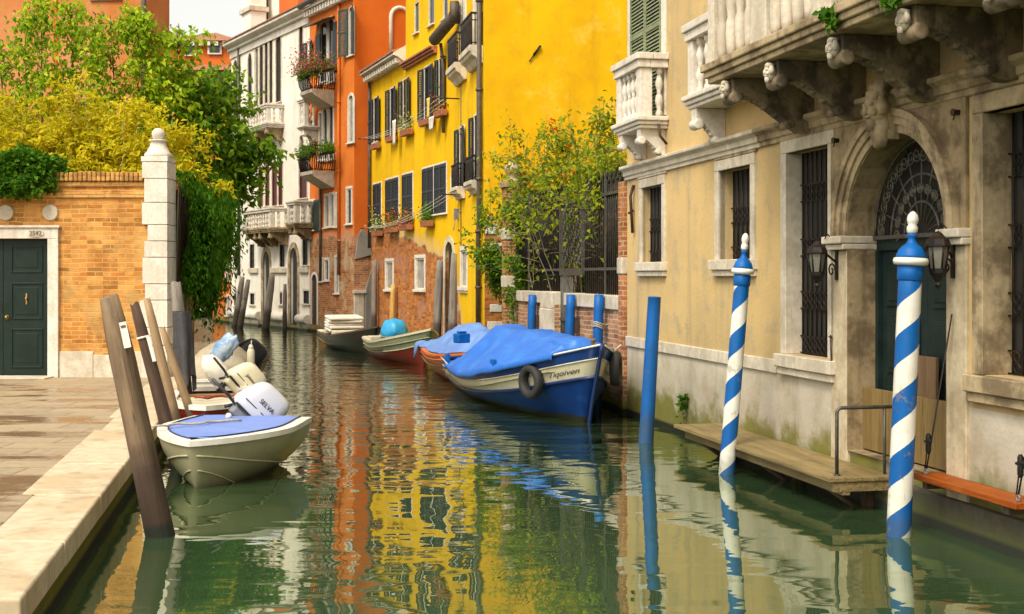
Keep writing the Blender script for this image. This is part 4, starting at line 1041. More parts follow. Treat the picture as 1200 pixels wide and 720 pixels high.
s0_, s1_ = Wf.sz(285, 255, p)[0], Wf.sz(317, 250, p)[0]; z_ = lambda y: Wf.sz(317, y, p)[1]
stone_balcony(Wf, s0_, s1_, p, z_(272), z_(266), z_(243), z_(248), 10, 2, .06, 'istria_clean', brackets=(s0_ + .3, s0_ + 1.2, (s0_ + s1_) / 2 + .2, s1_ - .25), bh=.5, bw=.2, corner=.18, bmat='soot_stone', smat='soot_stone2')
p = .70
s0_, s1_ = Wf.sz(336.5, 255, p)[0], Wf.sz(346, 250, p)[0]; z_ = lambda y: Wf.sz(346, y, p)[1]
stone_balcony(Wf, s0_, s1_, p, z_(267), z_(261), z_(235), z_(240), 2, 2, .07, 'istria_clean', brackets=(s0_ + .2, s1_ - .2), bh=.4, bw=.18, corner=.18, bmat='soot_stone', smat='soot_stone2')
s0_, s1_ = Wf.sz(345, 120, p)[0], Wf.sz(352, 115, p)[0]; z_ = lambda y: Wf.sz(352, y, p)[1]
stone_balcony(Wf, s0_, s1_, .55, z_(151), z_(147), z_(115), z_(119), 2, 1, .07, 'istria_clean', brackets=(s0_ + .2, s1_ - .2), bh=.4, bw=.15, corner=.16)
pipe(Wf, [(Wf.sz(281.5, 100)[0], -.07, zW), (Wf.sz(281.5, 100)[0], -.07, 2)], .06)
# roof structures behind the cornice
def Wat(px, py, back): s, z = Wf.sz(px, py, -back); return s, z
a, zz = Wat(283.5, 0, 1.5); b_, _ = Wat(294, 0, 1.5)
CH = MB(); CH.box((a, 1.5, zW + .3), (b_, 2.2, zW + 4.6)); c1 = Wf.part(CH, 'chimney', M['white_wall'])
m = MB(); m.box((a - .1, 1.4, zW + 2.05), (b_ + .1, 2.3, zW + 2.25)); m.build('chimney_band', M['istria'], c1)
a, _ = Wat(296, 10, 2.5); b_, _ = Wat(327, 10, 2.5); c_, _ = Wat(349, 10, 2.5)
AT = Face((0, 0), (1, 0), Wf.root); AT.M = Wf.M @ Matrix.Translation((0, 2.5, 0))
ops = []
for px0, px1 in ((303.5, 307), (311.5, 314.5)):
    x0, x1 = Wat(px0, 10, 2.5)[0], Wat(px1, 10, 2.5)[0]; AT.window((x0, x1, zW + 1.75, zW + 4), fw=.1, d=.055, fmat='istria_clean')
AT.wall(a, b_, zW + .2, zW + 5, M['white_wall'], D=4, name='attic'); AT.flush()
AT.wall(b_ + .01, c_, zW + .2, zW + 5, M['far_orange'], D=4, ops=[], name='attic')

# ------------------------------------------------------------------ small orange house past the white palazzo, brick house at the end
S1 = Face((-13.1, 56.0), (-11.78, 53.65)); S1.thing('narrow_house', 'narrow orange house at the far bend left of the white palazzo', 'building')
for r_ in ((254.2, 257.5, 303, 331), (265, 269, 301, 330), (266, 269.5, 348, 370)): S1.window(S1.rect(*r_), fw=.10, d=.055, fmat='istria_clean', pane='pale_glass')
S1.wall(0, S1.L, -.6, 8.2, M['far_orange'], D=4); S1.flush()
S2 = Face((-24, 63), (-12.5, 63)); S2.thing('brick_house', 'weathered brick house closing the far end of the canal', 'building')
S2.window(S2.rect(243, 252, 343, 350), fw=.06, d=.055, pane='dark_room', grille=(6, (.5,)))
S2.wall(0, S2.L, -.6, 7.5, M['far_brick'], D=4); S2.flush()
m = MB(); m.box((0, -.5, .25), (S2.L, -.002, .5)); S2.part(m, 'ledge', M['istria'])
# hipped-roof house on the skyline
cH = at(252, 60, 78)
H1 = empty('roof_house', (cH.x, 78, 0), 0, 'distant orange and yellow house under a hipped tile roof, behind the tree', 'building')
hz = lambda py: EYE - (py - HY) / FPX * 76
zr, ze = hz(31), hz(49)
m = MB(); m.box((-2.6, -2, 0), (1.8, 2, hz(84))); m.build('lower_wall', M['yellow_c'], H1)
m = MB(); m.box((-2.4, -1.9, hz(84)), (1.7, 2, ze)); m.build('wall', M['far_orange'], H1)
m = MB(); m.raw([(-3, -2.4, ze), (2.1, -2.4, ze), (2.1, 2.5, ze), (-3, 2.5, ze), (.05, 0, zr), (-.4, .4, zr)], [(0, 1, 4), (1, 2, 4), (2, 3, 5, 4), (3, 0, 4, 5), (0, 3, 2, 1)]); rf = m.build('roof', M['tile'], H1)
m = MB(); m.box((-3.3, .2, ze - .8), (-2.6, .8, hz(32))); m.box((-3.45, .05, hz(32)), (-2.45, .95, hz(29))); m.build('chimney', M['white_wall'], rf)
m = MB(); m.raw([(-2.7, -3.2, hz(86)), (1.9, -3.2, hz(86)), (1.9, -1.95, hz(76)), (-2.7, -1.95, hz(76))], [(0, 1, 2, 3)]); m.raw([(-2.7, -3.2, hz(87.5)), (1.9, -3.2, hz(87.5)), (1.9, -1.95, hz(84.5)), (-2.7, -1.95, hz(84.5))], [(0, 1, 2, 3)]); m.build('lean_to_roof', M['tile'], H1)
for x0, x1, y0, y1 in ((.15, .75, 62, 52), (-1.3, -.75, 64, 54), (-.5, .1, 108, 93)):
    m = MB(); m.box((x0 - .12, -2.06, hz(y0) - .1), (x1 + .12, -2.003, hz(y1) + .12)); wn_ = m.build('window', M['istria_clean'], H1)
    m = MB(); m.box((x0, -2.08, hz(y0)), (x1, -2.063, hz(y1))); m.build('pane', M['glass'], wn_)
for q in range(9): m = MB(); m.box((-2.3 + q * .47, -2.35, ze - .28), (-2.1 + q * .47, -1.91, ze - .02)); m.build('corbel', M['istria_clean'], H1)
# peach house behind the left garden
L1 = Face((-26, 37), at(171, 0, 36).xy.to_tuple()); L1.thing('peach_house', 'peach plastered house rising behind the walled garden', 'building')
L1.window(L1.rect(112, 137, -40, -1), fw=.12, d=.12)
L1.wall(0, L1.L, .3, 14, M['peach'], D=2); L1.flush()
pipe(L1, [(L1.L - .03, -.08, 13.9), (L1.L - .03, -.08, 4)], .07)
m = MB(); a, zz = L1.sz(66, 3)[0], 0; m.box((a - .07, -.04, 3), (a + .02, -.001, 13.8)); L1.part(m, 'moulding', M['far_orange'])
m = MB(); a, zz = L1.sz(24, 30); b_, z2 = L1.sz(29, 14); m.tube([(a, -.03, zz), ((a + b_) / 2 + .05, -.06, (zz + z2) / 2 - .05), (b_, -.05, z2)], .05, 6); L1.part(m, 'wall_anchor', M['rust_iron'])

# ------------------------------------------------------------------ brick wall and green door on the quay
B1 = Face((-16, 20.4), ((197 - 600) / FPX * 20.4, 20.4)); B1.thing('quay_wall_brick', 'orange brick garden wall with green double door, stone pillar and ball finial', 'wall')
B1.root.name = 'brick_wall'
sp_ = lambda px: B1.sz(px, 300)[0]
bz = lambda py: EYE - (py - HY) / FPX * 20.4
dR = sp_(57); dL = dR - 1.52; dT = bz(280)
B1.wall(0, sp_(184), .3, bz(213), M['quay_brick'], D=.4, ops=[dict(s0=dL, s1=dR, z0=.38, z1=dT, d=.2)])
for a, b_ in ((0, dL - .17), (dR + .17, sp_(171))):
    m = MB(); x = a
    while x < b_ - .01:
        q = min(b_, x + random.uniform(.5, .9)); h = bz(random.choice((412, 416, 414)))
        m.box((x + .002, -.025, .3), (q - .002, .01, h)); x = q
    B1.part(m, 'plinth', M['istria'], bevel=.01)
m = MB(); m.box((0, -.04, bz(232)), (sp_(170), .01, bz(226))); m.box((0, -.03, bz(219)), (sp_(170), .01, bz(213.5))); B1.part(m, 'string_course', M['coping_brick'], bevel=.008)
m = MB(); x = 0; n = 0
while x < sp_(170) - .05:
    m.box((x + .004, -.07 + random.uniform(-.006, .006), bz(213)), (x + .066, .42, bz(202) + random.uniform(-.008, .008))); x += .074
B1.part(m, 'coping', M['coping_brick'], bevel=.01, seg=1)
# pillar with toothed stone edge
m = MB(); z = .34; i = 0; lefts = [168, 171, 166, 172, 169, 171, 175, 168.5, 171, 168.5]
hs_ = [(443, 405), (404, 384), (383.5, 352), (351.5, 333), (332.5, 302), (301.5, 283), (282.5, 264), (263.5, 238), (237.5, 210), (209.5, 190)]
for (y0, y1), lx in zip(hs_, lefts):
    m.box((sp_(lx), -.10, bz(y0)), (sp_(198), .42, bz(y1) - .003))
P_ = B1.part(m, 'pillar', M['istria_clean'], bevel=.006, seg=2)
cxp = (sp_(168) + sp_(198)) / 2; hw = .22
m = MB(); m.box((cxp - hw + .01, -.11, bz(189.8)), (cxp + hw - .01, .36, bz(184)))
zq = bz(184); ring = []
for (r_, z) in ((.19, 0), (.19, .05), (.155, .09), (.115, .18), (.10, .25), (.125, .26), (.125, .28), (.07, .285)): ring.append((r_ * 1.15, zq + z))
vs = []
m.lathe(ring, (cxp, .13, 0), 24); m.sphere((cxp, .13, zq + .37), .105, 20)
m.build('ball_finial', M['istria_clean'], P_)
# door
fr = MB(); fr.box((dL - .17, -.06, .34), (dL, .1, dT)); fr.box((dR, -.06, .34), (dR + .17, .1, dT)); fr.box((dL - .17, -.06, dT + .001), (dR + .17, .1, dT + .17)); fr.box((dL - .20, -.09, dT + .172), (dR + .20, .1, dT + .21))
FRM = B1.part(fr, 'door_frame', M['istria_clean'], bevel=.008)
m = MB(); px_, pz_ = sp_(43.5), bz(274); m.lathe([(.005, 0), (.135, 0), (.135, .008), (.12, .012), (.005, .012)], (0, 0, 0), 28, smooth=False, axis=(0, -1, 0))
m2 = MB(); m2.X = Matrix.Translation((px_, -.061, pz_)) @ Matrix.Diagonal((1, 1, .48, 1)); m2.raw(m.v, m.f); NP = m2.build('number_plate', M['istria'], FRM)
def text_mesh(txt, size, mat, parent, Mx, name='lettering', depth=.002, shear=0, bend=None):
    cu = bpy.data.curves.new(name, 'FONT'); cu.body = txt; cu.size = size; cu.extrude = depth; cu.shear = shear; cu.align_x = 'CENTER'; cu.align_y = 'CENTER'
    to = bpy.data.objects.new(name, cu); COL.objects.link(to)
    bpy.context.view_layer.update()
    me = bpy.data.meshes.new_from_object(to.evaluated_get(bpy.context.evaluated_depsgraph_get()))
    bpy.data.objects.remove(to)
    if bend: 
        for v in me.vertices: v.co = bend(v.co)
    me.materials.clear(); me.materials.append(mat)
    o = bpy.data.objects.new(name, me); COL.objects.link(o); o.parent = parent
    if Mx is not None: o.matrix_local = Mx
    return o
bpy.context.view_layer.update()
text_mesh('2542', .10, M['ink_soft'], NP, Matrix.Translation((px_, -.077, pz_)) @ Matrix.Rotation(R(90), 4, 'X'))
dm = (dL + dR) / 2
for sd in (0, 1):
    a, b_ = (dL + .004, dm - .002) if sd == 0 else (dm + .002, dR - .004)
    m = MB(); m.box((a, .09, .40), (b_, .13, dT - .004))
    def panel(x0, x1, z0_, z1_):
        for (o, y) in ((0, .075), ): 
            m.box((x0, y, z0_), (x0 + .03, .091, z1_)); m.box((x1 - .03, y, z0_), (x1, .091, z1_)); m.box((x0 + .031, y, z0_), (x1 - .031, .091, z0_ + .03)); m.box((x0 + .031, y, z1_ - .03), (x1 - .031, .091, z1_))
        m.box((x0 + .08, .082, z0_ + .08), (x1 - .08, .091, z1_ - .08))
    for za, zb_ in ((bz(434), bz(383)), (bz(377), bz(329)), (bz(322), bz(286))): panel(a + .12, b_ - .12, za + .03, zb_ - .03)
    DL = B1.part(m, 'door_leaf', M['green_door'], bevel=.006)
    if sd == 1:
        m = MB(); m.sphere((a + .06, .06, bz(372)), .028, 12); m.lathe([(.035, 0), (.035, .01)], (a + .06, .09, bz(372)), 12, axis=(0, -1, 0)); m.build('knob', M['gold'], DL)
        m = MB(); m.tube([((a + b_) / 2, .06, bz(348) - .03), ((a + b_) / 2, .05, bz(352))], .012, 6); m.sphere(((a + b_) / 2, .06, bz(350)), .02, 8); m.box(((a + b_) / 2 - .01, .07, bz(357)), ((a + b_) / 2 + .01, .09, bz(344))); m.build('knocker', M['gold'], DL)
for px in (7.5, 59.5):
    m = MB(); m.lathe([(.01, -.01), (.125, -.01), (.125, .035), (.115, .045), (.01, .05)], (sp_(px), 0, bz(249.5)), 28, smooth=False, axis=(0, -1, 0)); B1.part(m, 'roundel', M['istria'], bevel=.004)
m = MB(); m.box((dL - .1, -.45, .382), (dR + .1, .08, .40)); B1.part(m, 'threshold', M['istria'], bevel=.004)
# canal-side continuation of that wall, under the hanging vine
B2 = Face((-5.50, 20.83), (-6.75, 27.2)); 
B2.thing('canal_wall', 'brick garden wall along the canal hidden under dark hanging vines', 'wall')
B2.wall(0, B2.L, -.6, 3.4, M['far_brick'], D=.4, ops=[], name='brick_body')
m = MB(); m.box((-.02, -.06, 3.4), (B2.L, .46, 3.5)); B2.part(m, 'coping', M['coping_brick'])
# ------------------------------------------------------------------ mooring poles
def pole(name, px_b, py_b, px_t, py_t, Y, d0, d1, mat, label, group, top='flat', Yt=None, zb=-.9, cat='mooring pole', bend=0):
    B_ = at(px_b, py_b, Y); Tp = at(px_t, py_t, Yt or Y)
    ax = (Tp - B_).normalized(); Bz = B_ + ax * ((zb - B_.z) / ax.z)
    L = (Tp - Bz).length
    w0 = B_ - Bz
    o = empty(name, Bz, label=label, cat=cat, group=group)
    o.rotation_euler = Vector((0, 0, 1)).rotation_difference(ax).to_euler()
    m = MB(); n = 14; k = 12; seed = random.random() * 50
    pts = []; rs = []
    lump = .0 if top == 'flat' else .09
    vs = []
    for i in range(k + 1):
        t = i / k; z = L * t; r = (d0 + (d1 - d0) * t) / 2
        if top == 'worn' and t > .86: r *= 1 - (t - .86) * 1.6
        for j in range(n):
            a = 2 * PI * j / n; q = r * (1 + lump * mnoise.noise(Vector((math.cos(a) * 1.5 + seed, math.sin(a) * 1.5, z * 1.2))))
            zz = z + (mnoise.noise(Vector((math.cos(a), math.sin(a), seed))) * .05 if (top == 'worn' and i == k) else 0)
            bx = bend * math.sin(PI * t)
            vs.append((q * math.cos(a) + bx, q * math.sin(a), zz))
    fs = [(i*n+j, i*n+(j+1)%n, (i+1)*n+(j+1)%n, (i+1)*n+j) for i in range(k) for j in range(n)]
    m.raw(vs, fs, True); m.raw(vs[-n:], [tuple(range(n))]); m.raw(vs[:n], [tuple(range(n))[::-1]])
    if top == 'flat': m.lathe([(d1 / 2, L), (d1 / 2 * .93, L + .012), (.01, L + .016)], (0, 0, 0), n)
    sh = m.build('shaft', M[mat] if isinstance(mat, str) else mat, o)
    return o, sh, L
def shiftmat(base, dz): return M[base]
P1, sh, L = pole('mooring_pole', 187.5, 627, 128, 347, 9.84, .235, .185, 'wood_pile', 'thick weathered mooring pole leaning over the quay edge beside the cream bow', 'bare wooden mooring poles on the left', 'worn', bend=.0)
tagm = MB(); tagm.box((.06, -.101, L - .42), (.115, -.094, L - .22)); tg = tagm.build('tag_plate', M['white_paint'], P1)
tagm = MB(); tagm.box((.068, -.1035, L - .265), (.107, -.1015, L - .245)); tagm.build('tag_print', M['ink_soft'], tg)
P2_, sh, L = pole('mooring_pole', 197, 505, 158, 357, 13.2, .16, .12, 'wood_dark_pole', 'dark brown mooring pole with a pale band and tag, second from the viewer', 'bare wooden mooring poles on the left', 'worn')
m = MB(); m.lathe([(.072, L - .36), (.073, L - .34)], (0, 0, 0), 14); m.box((.05, -.078, L - .62), (.085, -.068, L - .35)); m.build('tag_plate', M['white_paint'], P2_)
pole('mooring_pole', 205, 489, 172, 350, 14.4, .14, .10, 'wood_light', 'slim light brown mooring pole leaning beside the dark banded one', 'bare wooden mooring poles on the left', 'worn')
pole('mooring_pole', 216, 462, 190, 385, 15.4, .12, .09, 'wood_light', 'short light stake leaning between slim pole and sheet-wrapped grey pole', 'bare wooden mooring poles on the left', 'worn')
PG, sh, L = pole('mooring_pole', 217, 462, 206, 331, 17.2, .22, .17, 'wood_grey', 'grey round-topped mooring pole wrapped in black sheeting beside the pillar', 'bare wooden mooring poles on the left', 'worn')
# black sheet wrapped round it
o = empty('plastic_sheet', at(212, 365, 17.0), label='black plastic sheeting hung around the grey pole by the pillar', cat='plastic sheet')
m = MB(); n = 26; vs = []
for i in range(9):
    t = i / 8
    for j in range(n):
        a = 2 * PI * j / n; fold = .035 * math.sin(a * 5 + t * 2) + .02 * math.sin(a * 9 + 1 + t * 4)
        r = .115 + .02 * t ** .7 + fold * (.25 + .6 * t)
        vs.append((r * math.cos(a) + .06 * t, r * math.sin(a), -.95 * t - (.12 * math.sin(a * 3) if i == 8 else 0) * 1))
m.raw(vs, [(i*n+j, i*n+(j+1)%n, (i+1)*n+(j+1)%n, (i+1)*n+j) for i in range(8) for j in range(n)], True)
m.build('sheet', M['black_cloth'], o)

def pole_paint():
    g = G('worn_blue_pole_paint'); z = g.xyz()[2]; n = g.noise(3, 7)
    c = g.mix(g.step(n, .32, .68), (.001, .105, .37), (.006, .075, .25))
    st = g.noise(1, 7, .65, g.map((24, 24, 1.2)))
    c = g.mix(g.math('MULTIPLY', g.step(st, .60, .67), .55), c, (.03, .12, .30)); c = g.mix(g.math('MULTIPLY', g.step(g.noise(9, 8, .75), .60, .64), .6), c, (.10, .10, .10))
    sl = g.step(g.math('SUBTRACT', z, g.math('MULTIPLY', n, .35)), 1.15, .88); c = g.mix(g.math('MULTIPLY', sl, .5), c, (.05, .06, .03))
    g.bump(g.math('ADD', g.noise(1, 5, .6, g.map((18, 18, 1.5))), g.noise(14, 4)), .25, .01)
    return g.done(c, .5, Specular_IOR_Level=.3)
M['blue_pole'] = pole_paint()
BLG = 'plain blue mooring poles'
pole('blue_pole', 757, 519, 767, 349, 15.3, .19, .155, 'blue_pole', 'tall plain blue mooring pole standing alone before the tan palazzo corner', BLG)
for px, Y, lab in ((623, 24.0, 'plain blue pole at the garden wall, left of the white gate post'), (668, 21.1, 'plain blue pole at the garden wall just right of the gate'), (701, 19.45, 'plain blue pole with rope lashing at the brick garden wall near the bow')):
    py = HY + 2 * FPX / Y
    po, sh, L = pole('blue_pole', px - 2.5, py, px + 1, 346.5, Y, .165, .15, 'blue_pole', lab, BLG)
    if px == 701:
        m = MB()
        for q in range(3): m.tube([(.085 * math.cos(a * PI / 6), .085 * math.sin(a * PI / 6), L - .48 + q * .03 + .02 * math.sin(a)) for a in range(13)], .012, 5)
        m.tube([(.08, 0, L - .46), (.2, .1, L - .42), (.3, .25, L - .43)], .01, 5)
        m.build('rope_lashing', M['rope'], po)
    else:
        m = MB(); m.box((.075, -.03, L - .62), (.14, .03, L - .36)); m.build('bracket', M['rust_iron'], po)

def stripe_mat(name, phase):
    g = G(name)
    x, y, z = g.xyz()[:3]
    an = g.math('DIVIDE', g.math('ARCTAN2', y, x), 2 * PI)
    t = g.math('FRACT', g.math('ADD', g.math('SUBTRACT', g.math('DIVIDE', z, .465), an), phase))
    s_ = g.step(t, .497, .503)
    wear = g.math('MAXIMUM', g.step(g.noise(8, 8, .75), .57, .62), g.step(g.noise(1, 6, .7, g.map((22, 22, 1.4))), .64, .69)); zz = g.step(z, 2.9, 1.0)
    n = g.noise(4, 6)
    c = g.mix(s_, g.mix(g.step(n, .35, .7), (.74, .72, .64), (.64, .60, .50)), g.mix(g.step(n, .35, .7), (.001, .105, .36), (.004, .08, .28)))
    slime = g.step(g.math('SUBTRACT', z, g.math('MULTIPLY', g.noise(5, 6), .25)), 1.0, .86)
    scuff = g.math('MULTIPLY', g.math('MULTIPLY', wear, g.math('ADD', g.math('MULTIPLY', zz, .85), .1)), .85)
    c = g.mix(scuff, c, (.22, .19, .15)); c = g.mix(g.math('MULTIPLY', slime, .38), c, (.06, .07, .03))
    g.bump(g.math('ADD', g.noise(30, 4), g.math('MULTIPLY', wear, -.8)), .15, .006)
    return g.done(c, .45, Specular_IOR_Level=.3)
def striped(px_b, py_b, px_t, py_t, d, label, phase):
    Y = 2 * FPX / (py_b - HY)
    M['stripe'] = stripe_mat('blue_white_stripes', phase)
    o, sh, L = pole('striped_pole', px_b, py_b, px_t, py_t, Y, d, d * .93, 'stripe', label, 'striped mooring poles with finials')
    r = d * .93 / 2
    m = MB(); m.lathe([(r * 1.01, L - .16), (r * 1.10, L - .15), (r * 1.12, L - .05), (r * 1.0, L - .04)], (0, 0, 0), 24); m.build('collar', M['blue_paint'], o)
    m = MB(); m.lathe([(r * .9, L - .045), (r * 1.42, L - .035), (r * 1.52, L - .01), (r * 1.42, L + .015), (r * .9, L + .022)], (0, 0, 0), 28); m.build('ring', M['white_gloss'], o)
    m = MB(); m.lathe([(r * 1.28, L + .02), (r * 1.26, L + .035), (r * 1.08, L + .075), (r * .82, L + .105), (r * .5, L + .125), (r * .36, L + .145), (r * .34, L + .17), (r * .46, L + .185), (r * .46, L + .195), (r * .3, L + .20)], (0, 0, 0), 24); m.build('cap', M['blue_paint'], o)
    m = MB(); m.lathe([(r * .30, L + .20), (r * .46, L + .215), (r * .48, L + .25), (r * .36, L + .272), (r * .44, L + .285), (r * .50, L + .315), (r * .42, L + .345), (r * .2, L + .37), (.002, L + .376)], (0, 0, 0), 20); m.build('finial', M['white_gloss'], o)
striped(851.5, 556, 870.5, 317, .165, 'blue and white striped pole with white finial before the pale ground-floor wall, farther one', .62)
striped(1053, 628, 1067.5, 305, .19, 'blue and white striped pole with white finial before the water door, nearer one', .30)

SG = 'wooden stakes along the far canal side'
for (pb, yb, pt, yt, d, mt, lab) in (
    (275, 384, 284, 325, .26, 'wood_grey', 'leftmost leaning grey stake before the narrow orange house'),
    (281, 385, 291, 328, .24, 'wood_grey', 'leaning grey stake paired beside the leftmost one, white palazzo behind'),
    (311, 387, 319, 322, .30, 'wood_grey', 'thick leaning stake before the pointed portal of the white palazzo'),
    (333.5, 389, 334, 333, .17, 'wood_grey', 'thin upright stake between the two white palazzo portals'),
    (438, 396, 439, 305, .20, 'wood_grey', 'grey stake against the cement patch of the orange house corner'),
    (459, 400, 461, 334, .20, 'wood_yellow', 'yellow painted stake before the brick ground floor of yellow house'),
    (511, 411, 515.5, 305, .24, 'wood_grey', 'grey stake left of the arched doorway of the yellow house'),
    (530, 413, 533, 297, .26, 'wood_grey', 'tall grey stake below the drainpipe of the yellow house'),
    (568, 421, 565, 341, .19, 'wood_light', 'stake at the foot of the corner drainpipe of yellow house'),
    (587, 424, 587, 338, .17, 'wood_light', 'short stake between the yellow corner and the garden wall')):
    Y = 2 * FPX / (yb - HY)
    pole('stake', pb, yb, pt, yt, Y, d, d * .85, mt, lab, SG, 'worn', cat='stake')

# ------------------------------------------------------------------ landing stage and plank by the water door
def wallM(x, y, z): return T.M @ Matrix.Translation((x, y, z))
sL, sR = (18.5 - 14.75) * 1.0218, (18.5 - 10.85) * 1.0218
ST = empty('landing_stage', M=wallM(sL, 0, 0), label='weathered wooden landing stage along the tan palazzo with a metal handrail', cat='landing stage')
m = MB(); Ls = sR - sL
for q in range(4):
    m.box((.0 + .05 * (q % 2) * 0, -.62 + q * .152, .262), (Ls + .0, -.62 + q * .152 + .146, .30))
m.build('deck', M['deck_wood'], ST, bevel=.006)
m = MB(); m.box((.05, -.50, .15), (Ls - .02, -.43, .252)); m.box((.05, -.08, .15), (Ls - .02, -.03, .252)); m.box((Ls - .05, -.58, .18), (Ls - .016, .0, .258)); m.build('beam', M['deck_wood'], ST)
for x in (.5, Ls * .55, Ls - .35):
    m = MB(); m.box((x, -.16, -.8), (x + .09, -.08, .149)); m.tube([(x + .04, -.10, -.1), (x + .04, -.48, .16)], .025, 6); m.build('support', M['wood_dark'], ST)
m = MB(); x = Ls - .12
m.tube([(x, -.50, .30), (x, -.50, .84), (x, -.485, .865), (x, -.46, .875), (x, .04, .875)], .016, 10); m.tube([(x, -.06, .30), (x, -.06, .87)], .014, 8)
m.lathe([(.03, .30), (.03, .312)], (x, -.5, 0), 10); m.build('handrail', M['grey_iron'], ST)
# orange plank
k0, k1 = T.sz(1068, 557, .28)[0], T.sz(1190, 587, .28)[0]
PK = empty('plank', M=wallM(k0, 0, 0), label='orange varnished plank seat hung along the wall under the near window', cat='plank')
m = MB()
x = 0; Lk = k1 - k0
for q in range(4):
    m.box((Lk * q / 4 + .002, -.28, .40), (Lk * (q + 1) / 4 - .002, -.035, .445))
m.build('board', M['orange_plank'], PK, bevel=.005)
m = MB(); m.box((.1, -.24, .34), (.16, -.03, .398)); m.box((Lk - .2, -.24, .34), (Lk - .14, -.03, .398)); m.build('batten', M['wood_dark'], PK)
for i, (x, lab) in enumerate(((.12, 'black tensioned stay running down the dark door to the plank'), (Lk - .06, 'black tensioned stay at the right edge beside the near window wall'))):
    o = empty('stay', M=wallM(k0 + x, -.22, .45), label=lab, cat='stay', group='black stays holding the plank')
    m = MB(); m.tube([(0, 0, .03), (.02, .03, .25), (.10, .16, 1.25)], .007, 6); m.tube([(-.02, 0, .04), (.0, .02, .3)], .006, 6); m.build('cable', M['iron'], o)
    m = MB(); m.lathe([(.012, .16), (.022, .18), (.022, .30), (.012, .32)], (.005, .015, 0), 8); m.tube([(-.05, .02, .25), (.05, .0, .27)], .012, 6); m.build('turnbuckle', M['iron'], o)
    m = MB(); m.tube([(.02 * math.cos(q * PI / 5), 0, .02 + .02 * math.sin(q * PI / 5)) for q in range(11)], .006, 5); m.build('shackle', M['motor_grey'], o)
m = MB(); m.box((DS0 - .01, -.075, -.6), (T.L - .1, -.002, .27)); m2 = MB(); m2.box((sL - .1, -.05, -.6), (DS0 - .012, -.002, .20)); T.part(m2, 'wet_footing', stone('wet_footing', (.045, .036, .022), (.018, .015, .01), .7)); T.part(m, 'water_step', stone('wet_step', (.09, .075, .05), (.035, .03, .018), .7, algae=.2), bevel=.02)

